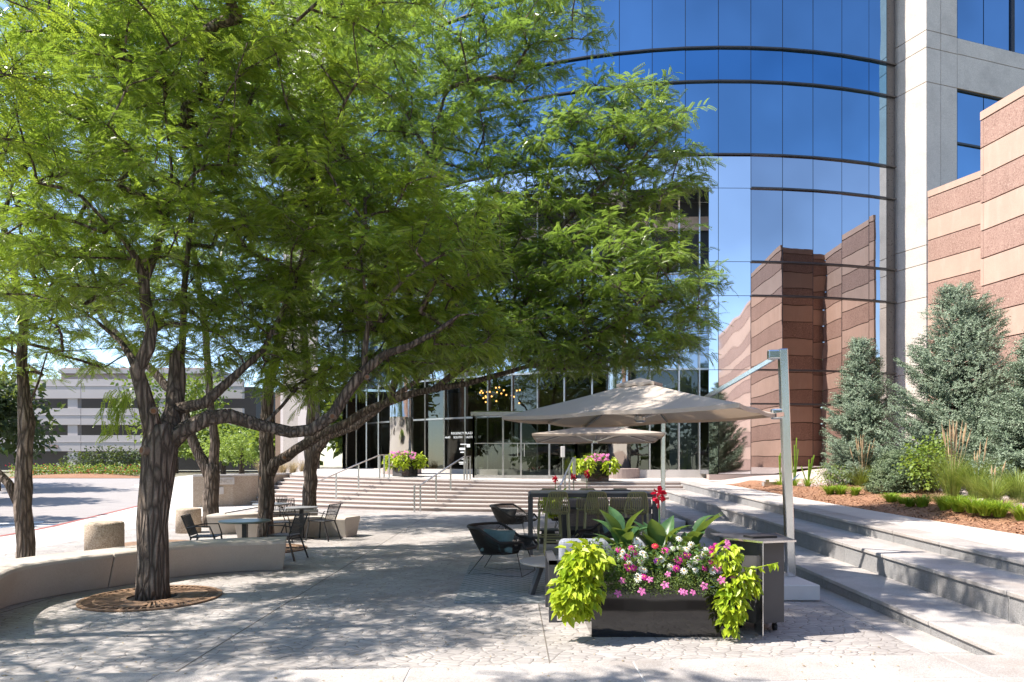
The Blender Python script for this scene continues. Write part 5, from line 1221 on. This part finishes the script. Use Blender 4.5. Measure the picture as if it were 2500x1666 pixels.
# ================================================================ UMBRELLAS
def umbrella(label, corners, peak, pole, top, base, hub_z, aend, lean=(0, 0), vent=True, pole_z=.19):
    """corners: four (x,y,z) in order; pole foot (x,y); base block (x0,y0,x1,y1,h)"""
    t = thing('cantilever_umbrella', label, 'umbrella', (pole[0], pole[1], 0), 0, 'taupe cantilever umbrellas'); Cn = [Vector(c) for c in corners]; pk = Vector(peak); q = MB(); n = 12
    for k in range(4):
        a, b_ = Cn[k], Cn[(k + 1) % 4]; m = (a + b_) / 2
        for s0_, s1_ in ((a, m), (m, b_)):
            def P(i, j):
                u, v = j / n, i / 4; e = s0_.lerp(s1_, v); p = pk.lerp(e, u)
                sag = -.05 * math.sin(math.pi * v) * u - .09 * math.sin(math.pi * u) * .4 + (.0 if u < 1 else -.02 * math.sin(math.pi * v)); p.z += sag * .5; return p
            q.grid(P, 4, n)
    o = q.build('canopy', M['canvas'], t, smooth=True)
    q = MB()
    for k in range(4):                                # hanging hem, folded
        a, b_ = Cn[k], Cn[(k + 1) % 4]
        q.grid(lambda i, j: tuple((a.lerp(b_, i / 16)) + Vector((0, 0, -.045 * j - .02 * math.sin(math.pi * (i % 8) / 8) * 1))), 16, 1)
    q.build('hem', M['canvas'], o, world=False); bpy.data.objects[-1] if False else None
    o.children[0].data.transform(Matrix.Translation(-t.location))
    if vent:
        q = MB(); k = .17; top4 = [pk.lerp(c, k) + Vector((0, 0, .035)) for c in Cn]; q.add(top4 + [pk + Vector((0, 0, .045))], [(0, 1, 4), (1, 2, 4), (2, 3, 4), (3, 0, 4)])
        for i in range(4):
            a, b_ = top4[i], top4[(i + 1) % 4]; q.grid(lambda u, v: tuple(a.lerp(b_, u / 8) + Vector((0, 0, -.035 * v + .012 * math.sin(u * 2.1) * v))), 8, 1)
        q.build('vent_cap', M['canvas'], t)
    hub = Vector((pk.x, pk.y, hub_z)); q = MB(); q.lathe(hub, [(.05, -.05), (.075, -.03), (.075, .02), (.04, .05)], 16); q.tube([hub, pk - Vector((0, 0, .03))], .022); q.build('hub', M['alu'], t)
    for k in range(4):
        a, b_ = Cn[k], Cn[(k + 1) % 4]
        for e in (a, (a + b_) / 2):
            q = MB(); e = e + Vector((0, 0, -.03)); top_ = pk + Vector((0, 0, -.06)); q.bar(top_.lerp(e, .06), top_.lerp(e, .99), .022, .032); j = top_.lerp(e, .52); q.bar(hub, j, .018, .024); q.build('rib', M['alu'], t)
    q = MB(); p0 = Vector((pole[0], pole[1], pole_z)); p1 = Vector(top)
    q.bar(p0, p1, .105, .085); q.build('pole', M['alu'], t, bevel=.012)
    d = (pk - p1); d.z = 0; d.normalize(); q = MB(); st_ = p1 - Vector((0, 0, .07)); q.bar(st_ + d * .03, Vector(aend), .038, .05); q.build('arm', M['alu'], t)
    q = MB(); q.rbox(tuple(st_ + d * .1), (.16, .07, .12), .02, math.atan2(d.y, d.x)); q.build('bracket', M['alu'], t)
    q = MB(); sl_ = p0.lerp(p1, (Cn[1].z - p0.z) / (p1.z - p0.z)); q.rbox(tuple(sl_ + Vector((d.x, d.y, 0)) * .08), (.17, .09, .13), .02, math.atan2(d.y, d.x)); q.bar(sl_, Cn[1] + Vector((0, 0, -.02)), .04, .05); q.build('bracket', M['alu'], t)
    q = MB(); sl2 = p0.lerp(p1, .42); q.tube([sl2, sl2 + Vector((.05, 0, .0)), sl2 + Vector((.14, -.02, .09))], .008, 6); q.build('crank', M['alu'], t)
    x0, y0, x1, y1, h = base; q = MB(); q.prism([(x0, y0), (x1, y0), (x1, y1), (x0, y1)], .01, h); q.build('base_block', M['white'], t, bevel=.012)
    return t
umbrella('big near taupe umbrella over the sofa, its tall pole beside the steps', [(2.25, 6.75, 2.19), (3.2, 8.3, 2.20), (1.15, 10.8, 2.20), (-.13, 8.8, 2.20)], (1.62, 8.62, 2.63), (3.45, 8.45), (3.33, 8.4, 3.0), (2.72, 7.86, 3.55, 8.68, .19), 2.16, (2.22, 9.48, 2.23))
umbrella('farther taupe umbrella seen beneath the edge of the near one', [(.45, 15.4, 2.26), (3.45, 15.35, 2.28), (3.78, 18.3, 2.17), (.68, 18.3, 2.17)], (2.05, 16.8, 2.56), (3.74, 16.9), (3.74, 16.9, 3.0), (3.3, 16.5, 4.2, 17.4, .19), 2.12, (2.3, 17.9, 2.26), vent=False)

# ================================================================ BAR CART
ca = thing('bar_cart', 'tall charcoal bar cart with pale metal edges between planter and umbrella pole', 'bar cart', (2.3, 6.6, 0))
q = MB(); q.prism([(2.12, 6.56), (2.28, 6.34), (2.56, 6.42), (2.60, 6.88), (2.10, 6.9)], .10, .865); q.build('cabinet', M['cart'], ca, bevel=.004)
q = MB(); q.prism([(2.02, 6.52), (2.28, 6.2), (2.62, 6.3), (2.68, 6.95), (2.02, 6.98)], .872, .882); q.build('work_top', M['cart'], ca)
q = MB(); tp = [(2.02, 6.52), (2.28, 6.2), (2.62, 6.3), (2.68, 6.95)]
for a, b_ in zip(tp, tp[1:]): q.bar((a[0], a[1], .877), (b_[0], b_[1], .877), .008, .018)
q.build('metal_edge', M['alu'], ca)
q = MB(); q.add([(2.276, 6.2, .02), (2.284, 6.2, .02), (2.284, 6.2, .87), (2.276, 6.2, .87), (2.272, 6.4, .02), (2.288, 6.4, .02), (2.288, 6.4, .87), (2.272, 6.4, .87)], [(0, 1, 2, 3), (5, 4, 7, 6), (4, 0, 3, 7), (1, 5, 6, 2)]); q.build('fin', M['alu'], ca)
for x, y in ((2.2, 6.6), (2.5, 6.5), (2.5, 6.8)): q = MB(); q.tube([(x - .015, y, .04), (x + .015, y, .04)], .035, 14); q.bar((x, y, .05), (x, y, .11), .03); q.build('caster', M['black'], ca)
o = MB(); o.box((2.38, 6.55, .893), (.26, .16, .02), R(15)); o = o.build('tablet_folio', M['black']); tag(o, 'flat black folio lying on top of the bar cart', 'folio')

# ================================================================ PLANTERS AND FLOWERS
def planter(label, x0, x1, y0, y1, z, h, rz=0, mat='gloss'):
    cx_, cy_ = (x0 + x1) / 2, (y0 + y1) / 2; t = thing('planter_box', label, 'planter', (cx_, cy_, z), rz, 'dark glossy planter boxes'); w_, d_ = x1 - x0, y1 - y0; e = .03
    q = MB()
    for c, dd in (((0, -d_ / 2 + e / 2, h / 2), (w_, e, h)), ((0, d_ / 2 - e / 2, h / 2), (w_, e, h)), ((-w_ / 2 + e / 2, 0, h / 2), (e, d_ - 2 * e, h)), ((w_ / 2 - e / 2, 0, h / 2), (e, d_ - 2 * e, h))): q.box(c, dd)
    q.build('box', M[mat], t, world=False, bevel=.004); q = MB(); q.box((0, 0, h - .06), (w_ - 2 * e, d_ - 2 * e, .04)); q.build('soil', M['soil'], t, world=False); return t
planter('near glossy black planter box overflowing with flowers', .73, 1.97, 6.26, 6.8, 0, .46)
def leafobj(name, P, D, T, sc, mat, t, seed, tilt=.35):
    g = np.random.default_rng(seed); P = np.array(P); D = np.array(D); V, Fc = scatter(T, P, D, sc * g.uniform(.65, 1.25, len(P)), tilt, g); return npmesh(name, V, Fc, M[mat], t, off=tuple(t.location))
HEART = np.array([(0, 0, 0), (.012, -.026, .010), (.042, -.020, .008), (.078, 0, -.012), (.078, 0, -.012), (.042, .020, .008), (.012, .026, .010), (0, 0, 0)], dtype=np.float32)
HEART = np.array([(0, 0, 0), (.010, -.024, .009), (.045, -.022, .010), (.082, 0, -.014), (0, 0, 0), (.082, 0, -.014), (.045, .022, .010), (.010, .024, .009)], dtype=np.float32)
def vine(label, blobs, seed, sc=1.0, runners=(), group='lime sweet potato vines'):
    rg = random.Random(seed); P = []; D = []; c0 = blobs[0]; t = thing('sweet_potato_vine', label, 'vine', (c0[0], c0[1], c0[2]), 0, group)
    for (x, y, z, rx, ry, rz, n) in blobs:
        for k in range(n):
            d = Vector((rg.gauss(0, 1), rg.gauss(0, 1), rg.gauss(0, 1))).normalized()
            if d.y > .5 and rg.random() < .6: d.y = -d.y
            rr = rg.uniform(.72, 1.06) * (1 + .1 * math.sin(d.x * 7 + d.z * 9)); p = Vector((x + d.x * rx * rr, y + d.y * ry * rr, z + d.z * rz * rr)); P.append(tuple(p)); D.append((d.x * .7 + rg.gauss(0, .3), d.y * .8 - .2 + rg.gauss(0, .25), -.55 + .5 * max(0, d.z) + rg.gauss(0, .25)))
    q = MB()
    for pts_ in runners:
        q.tube(pts_, .004, 5)
        for a, b_ in zip(pts_, pts_[1:]):
            for i in range(4): P.append(tuple(Vector(a).lerp(Vector(b_), i / 4))); D.append((rg.gauss(.2, .7), -.5, rg.gauss(-.4, .5)))
    for (x, y, z, rx, ry, rz, n) in blobs:
        for k in range(6):
            a = rg.random() * 6.28; q.tube([(x, y, z + rz * .5), (x + rx * .7 * math.cos(a), y + ry * .7 * math.sin(a), z), (x + rx * .8 * math.cos(a), y + ry * .8 * math.sin(a), z - rz * .7)], .004, 5)
    q.build('stem', M['vine'], t); leafobj('foliage', P, D, HEART, sc, 'vine', t, seed); return t
vine('large lime vine spilling over the left end of the near planter', [(.63, 6.2, .64, .17, .2, .22, 300), (.57, 6.12, .42, .20, .17, .19, 300), (.72, 6.2, .72, .12, .14, .13, 90)], 201, 1.12)
vine('lime vine trailing down the right corner of the near planter', [(1.96, 6.25, .74, .10, .14, .15, 80), (2.06, 6.18, .52, .16, .12, .13, 150), (1.98, 6.14, .34, .12, .09, .16, 120), (1.95, 6.12, .18, .06, .05, .10, 40)], 202, 1.0, runners=[[(2.05, 6.15, .66), (2.15, 6.08, .66), (2.27, 6.02, .70), (2.34, 6.0, .72)]])
def canna(label, x, y, z, h, seed, flower=None, n=8, group='canna plants', spread=1.0):
    rg = random.Random(seed); t = thing('canna_lily', label, 'canna', (x, y, z), 0, group)
    for k in range(n):
        a = k * 2.4 + seed; hh = h * rg.uniform(.72, 1.1); l = .40 * rg.uniform(.8, 1.15); w_ = l * .40; ou = rg.uniform(.12, .26) * spread; q = MB(); z0 = hh - l * .75
        ax = Vector((math.cos(a), math.sin(a) * .7, 0)); sd_ = Vector((-math.sin(a), math.cos(a), 0)); b0 = Vector((x, y, z)) + ax * .02; m_ = Vector((x, y, z)) + ax * ou * .35 + Vector((0, 0, max(.04, z0)))
        q.tube([b0, m_], [.012, .008], 6, cap=False)
        def P(i, j):
            u = j / 10; v = -1 + 2 * i / 4; c = m_ + ax * ou * (u * .9 + .4 * u * u) + Vector((0, 0, l * u * (1.0 - .42 * u * rg_a))); ww = w_ * math.sin(math.pi * min(1, (u * .96 + .03)) ** .8) * .5
            return tuple(c + sd_ * v * ww + Vector((0, 0, 1)) * abs(v) * ww * .15 - ax * abs(v) * ww * .5)
        rg_a = rg.uniform(.3, 1.5); q.grid(P, 4, 10); q.build('leaf', M['canna'], t, smooth=True)
    if flower:
        q = MB(); tp = Vector((x, y, z + flower)); q.tube([(x, y, z), (x + .01, y, z + flower * .6), tuple(tp)], [.012, .009, .005], 6); q.build('flower_stem', M['canna'], t)
        q = MB()
        for k in range(36):
            d = Vector((rg.gauss(0, 1), rg.gauss(0, 1), rg.gauss(0, 1))).normalized(); c = tp + d * .025 + Vector((0, 0, rg.uniform(-.05, .04))); s_ = d.cross(Vector((rg.random(), rg.random(), 1))).normalized() * .026; e = d * rg.uniform(.04, .066)
            q.add([c - s_ * .4, c + e * .5 - s_, c + e + s_ * .1, c + e * .6 + s_, c + s_ * .4], [(0, 1, 2, 3, 4)])
        q.build('blossom', M['red'], t)
    return t
canna('left canna of the near planter, no flower', 1.06, 6.55, .42, .70, 3, None, 12); canna('middle canna of the near planter with a red flower on a tall stem', 1.42, 6.6, .42, .62, 4, .86, 11); canna('right canna of the near planter with a pale upright leaf', 1.72, 6.58, .42, .70, 6, None, 11)
def bloom(mb, c, r, n, face, pet, eye=True, doub=1):
    f = Vector(face).normalized(); a = f.cross(Vector((0, 0, 1))); a = a.normalized() if a.length > .1 else Vector((1, 0, 0)); b_ = f.cross(a); c = Vector(c); mb.m = 0
    for lay in range(doub):
        rr = r * (1 - .3 * lay)
        for k in range(n):
            t = 6.28319 * (k + .5 * lay) / n; d = a * math.cos(t) + b_ * math.sin(t); s_ = (a * -math.sin(t) + b_ * math.cos(t)) * rr * 2.6 / n; o_ = f * (.004 * lay)
            mb.add([c + o_, c + d * rr * .6 - s_ * .62 + f * .004 + o_, c + d * rr - s_ * .28 + o_ - f * .002, c + d * rr + s_ * .28 + o_ - f * .002, c + d * rr * .6 + s_ * .62 + f * .004 + o_], [(0, 1, 2, 3, 4)])
    if eye:
        mb.m = 1; e = f * .008
        mb.add([c + e + a * r * .24 * math.cos(k * 1.0472) + b_ * r * .24 * math.sin(k * 1.0472) for k in range(6)] + [c + e * 1.7], [(k, (k + 1) % 6, 6) for k in range(6)]); mb.m = 0
def flowerplant(name, label, cat, base, fol, blooms, seed, T, fmat, n_pet=11, r=.026, group=None, eye=True, tilt=.5, doub=1, fsc=1.0):
    """fol: blobs; blooms: list of (x,y,z,material)"""
    rg = random.Random(seed); t = thing(name, label, cat, base, 0, group); P = []; D = []
    for (x, y, z, rx, ry, rz, n) in fol:
        for k in range(n):
            d = Vector((rg.gauss(0, 1), rg.gauss(0, 1), rg.gauss(0, 1))).normalized(); rr = rg.random() ** .4; P.append((x + d.x * rx * rr, y + d.y * ry * rr, z + d.z * rz * rr)); D.append((d.x + rg.gauss(0, .5), d.y + rg.gauss(0, .5) - .2, rg.gauss(.1, .6)))
    leafobj('foliage', P, D, T, fsc, fmat, t, seed, tilt)
    for (x, y, z, m_) in blooms:
        q = MB(); bloom(q, (x, y, z), r * rg.uniform(.85, 1.15), n_pet, (rg.uniform(-.5, .4), -1, rg.uniform(.2, 1.1)), m_, eye, doub); q.m = 1 if False else 0
        q.build('bloom', [M[m_], M['orange']], t)
    return t
def c1(x, y): return 1200 + x / 2.0475, 900 + y / 2.0475
def cpx(L_, m_, Yf=6.10, jit=.1):
    r_ = []
    for (x, y) in L_:
        u, v = c1(x, y); Y = Yf + (1090 - y) / 240 * .30 * (1 if y < 1090 else .1); p = aty(u, v, Y); r_.append((p.x, p.y, p.z, m_))
    return r_
LFN = leaf_template(.055, .022); LFS = leaf_template(.028, .010)
wl = [(655, 918), (645, 940), (750, 890), (770, 940), (757, 924), (748, 962), (748, 1003), (763, 1008), (733, 1040), (733, 1055), (725, 858), (733, 885), (690, 975)]
wr = [(938, 852), (998, 882), (907, 900), (940, 897), (850, 952), (1033, 950), (1013, 962), (994, 980), (1015, 960), (962, 1012), (1018, 1008), (897, 992), (975, 903), (1060, 930), (1105, 1010), (1072, 905), (1128, 975)]
ml = [(718, 920), (700, 898), (636, 908), (676, 943), (680, 990), (713, 997), (690, 1002), (764, 1042)]
mr = [(868, 910), (932, 955), (985, 935), (966, 935), (1103, 903), (1100, 928), (1097, 970), (1068, 997), (925, 1000), (1120, 887), (940, 962)]
mpet = [(792, 1055), (653, 1062), (882, 1030), (868, 1082), (1140, 990), (1128, 1000), (1180, 868), (1180, 892), (1150, 1058), (1208, 1047), (1063, 1088), (952, 1115), (966, 1120), (1008, 1120), (752, 1115), (632, 1125)]
flowerplant('zinnia', 'zinnia plant with white and magenta blooms left of the middle canna', 'zinnia', (1.1, 6.4, .42), [(1.08, 6.36, .68, .26, .2, .18, 520), (.98, 6.3, .56, .2, .14, .12, 200)], cpx(wl, 'whitep') + cpx(ml, 'magenta'), 211, LFN, 'herb', 11, .036, 'zinnias in the near planter', doub=2)
flowerplant('zinnia', 'wide zinnia plant with white and magenta blooms right of the middle canna', 'zinnia', (1.6, 6.4, .42), [(1.58, 6.36, .68, .30, .2, .18, 620), (1.8, 6.34, .66, .2, .16, .16, 260)], cpx(wr, 'whitep') + cpx(mr, 'magenta') + cpx([(1037, 952), (828, 962)], 'purple') + cpx([(818, 888)], 'red'), 212, LFN, 'herb', 11, .036, 'zinnias in the near planter', doub=2)
flowerplant('petunia', 'trailing petunia with pink blooms hanging over the front rim of the near planter', 'petunia', (1.35, 6.25, .42), [(1.0, 6.2, .50, .22, .12, .12, 900), (1.35, 6.2, .5, .28, .12, .11, 1100), (1.7, 6.2, .50, .25, .12, .11, 900)], cpx(mpet, 'pink', 6.08), 213, LFS, 'herb2', 5, .036, None, eye=False)
flowerplant('zinnia', 'small white zinnia tuft above the left lime vine', 'zinnia', (.72, 6.4, .6), [(.74, 6.42, .80, .14, .1, .09, 120)], cpx([(458, 900), (460, 912), (440, 930), (432, 915), (470, 888), (485, 885), (505, 882)], 'whitep', 6.3), 214, LFN, 'herb', 11, .028, 'zinnias in the near planter')
# far planter with three red cannas
planter('far planter box behind the bar table with red cannas', 1.0, 2.0, 14.35, 14.9, 0, .5)
for k, (px, fy) in enumerate([(1356, 1171), (1400, 1166), (1432, 1158)]):
    x = (px - HX) / F * 14.6; zf = EYE - (fy - HY) * 14.6 / F; canna(['left', 'middle', 'right'][k] + ' red flowering canna of the far planter', x, 14.6, .44, .55, 10 + k, zf - .44, 7, 'red cannas in the far planter')
vine('lime vine at the left end of the far planter', [(.82, 14.5, .72, .16, .2, .26, 200)], 221, 1.3)
# two planters on the landing
def landing_planter(px, Y, s_, rz, labs, seed):
    x = (px - HX) / F * Y; z = land(x, Y); planter(labs[0], x - s_ / 2, x + s_ / 2, Y - s_ / 2, Y + s_ / 2, z, .62, rz); zt_ = z + .62
    c, s__ = math.cos(rz), math.sin(rz)
    cor = [(x + (u * c - v * s__) * s_ * .56, Y + (u * s__ + v * c) * s_ * .56) for u, v in ((-1, -1), (1, -1), (-1, 1))]
    for k, (cx_, cy_) in enumerate(cor): vine(labs[1 + k], [(cx_, cy_, zt_ - .02, .27, .25, .27, 130)], seed + k, 1.9, group='lime vines on the landing planters')
    g = random.Random(seed); B = [(x + g.uniform(-.48, .48), Y - .32 - g.random() * .2, zt_ + .2 + g.uniform(-.12, .16), 'pink') for k in range(34)]
    flowerplant('petunia', labs[4], 'petunia', (x, Y, zt_), [(x, Y, zt_ + .12, .5, .45, .25, 500)], B, seed + 5, leaf_template(.1, .04), 'herb', 5, .055, 'pink petunias on the landing planters', eye=False)
    t = thing('spiky_grass', labs[5], 'grass plant', (x, Y, zt_), 0, 'spiky plants topping the landing planters'); blades(t, 'blade', (x, Y, zt_ + .1), 120, .55, .55, .03, 'lily', seed + 7, .7)
landing_planter(989, 27, .72, R(40), ['square dark planter on the landing left of the door lettering', 'lime vine on the left corner of the left landing planter', 'lime vine on the front corner of the left landing planter', 'lime vine on the back corner of the left landing planter', 'pink petunia mound in the left landing planter', 'spiky plant topping the left landing planter'], 301)
landing_planter(1452, 24.9, .80, R(12), ['square dark planter on the landing beside the right handrail', 'lime vine on the left corner of the right landing planter', 'lime vine on the right corner of the right landing planter', 'lime vine on the back corner of the right landing planter', 'pink petunia mound in the right landing planter', 'spiky plant topping the right landing planter'], 321)
# small fittings
q = MB(); p = atf(1880, 1187, bedz, .95); q.box((p.x, p.y, p.z + .06), (.42, .2, .12)); q.box((p.x - .1, p.y - .02, p.z + .15), (.1, .1, .08)); o = q.build('utility_box', M['alu']); tag(o, 'small metal utility box in the pink gravel near the glass corner', 'utility_box')  # utility box of plain metal, no lamp in it
cr = thing('card_reader_post', 'slim grey post with a white card reader by the glass doors', 'card reader', (1.95, 26.2, land(1.95, 26.2))); q = MB(); zc = land(1.95, 26.2); q.bar((1.95, 26.2, zc), (1.95, 26.2, zc + .85), .05); q.build('post', M['alu'], cr); q = MB(); q.rbox((1.95, 26.18, zc + 1.05), (.16, .08, .42), .015); q.build('reader', M['white'], cr)
ch = thing('chandelier', 'cluster of small warm glowing bulbs behind the lobby glass over the doors', 'chandelier', (-.6, 29.5, 4.6))
for k in range(22):
    g = random.Random(k); q = MB(); q.lathe((-.6 + g.uniform(-1, 1), 29.5 + g.uniform(-.3, .3), 4.55 + g.uniform(-.4, .35)), [(.005, -.04), (.035, -.02), (.035, .02), (.005, .04)], 10); q.build('bulb', M['bulb'], ch)
q = MB(); q.bar((-1.6, 29.5, 5.0), (.4, 29.5, 5.0), .02); q.bar((-.6, 29.5, 5.0), (-.6, 29.5, 5.42), .02); q.build('frame', M['black'], ch)

# small dry leaflets dropped on the paving
g = np.random.default_rng(77); n = 1500; X_ = g.uniform(-7, 4.2, n); Y_ = 4.3 + 14 * g.random(n) ** 1.4; ok = (X_ < 3.4)
Z_ = np.where(np.array([y < ey(x) + .02 for x, y in zip(X_, Y_)]), .133, .008)
keep_ = ok & ((X_ + 4.24) ** 2 + (Y_ - 8.05) ** 2 > .8); P = np.stack([X_, Y_, Z_], 1)[keep_]
a = g.random(len(P)) * 6.283; V, Fc = scatter(leaf_template(.026, .011, .25), P, np.stack([np.cos(a), np.sin(a), g.uniform(-.05, .12, len(P))], 1), g.uniform(.6, 1.4, len(P)), .1, g)
o = npmesh('fallen_leaves', V, Fc, M['straw']); struct(o, 'stuff'); tag(o, 'tiny dry yellow brown leaflets scattered over the paving', 'fallen leaves')
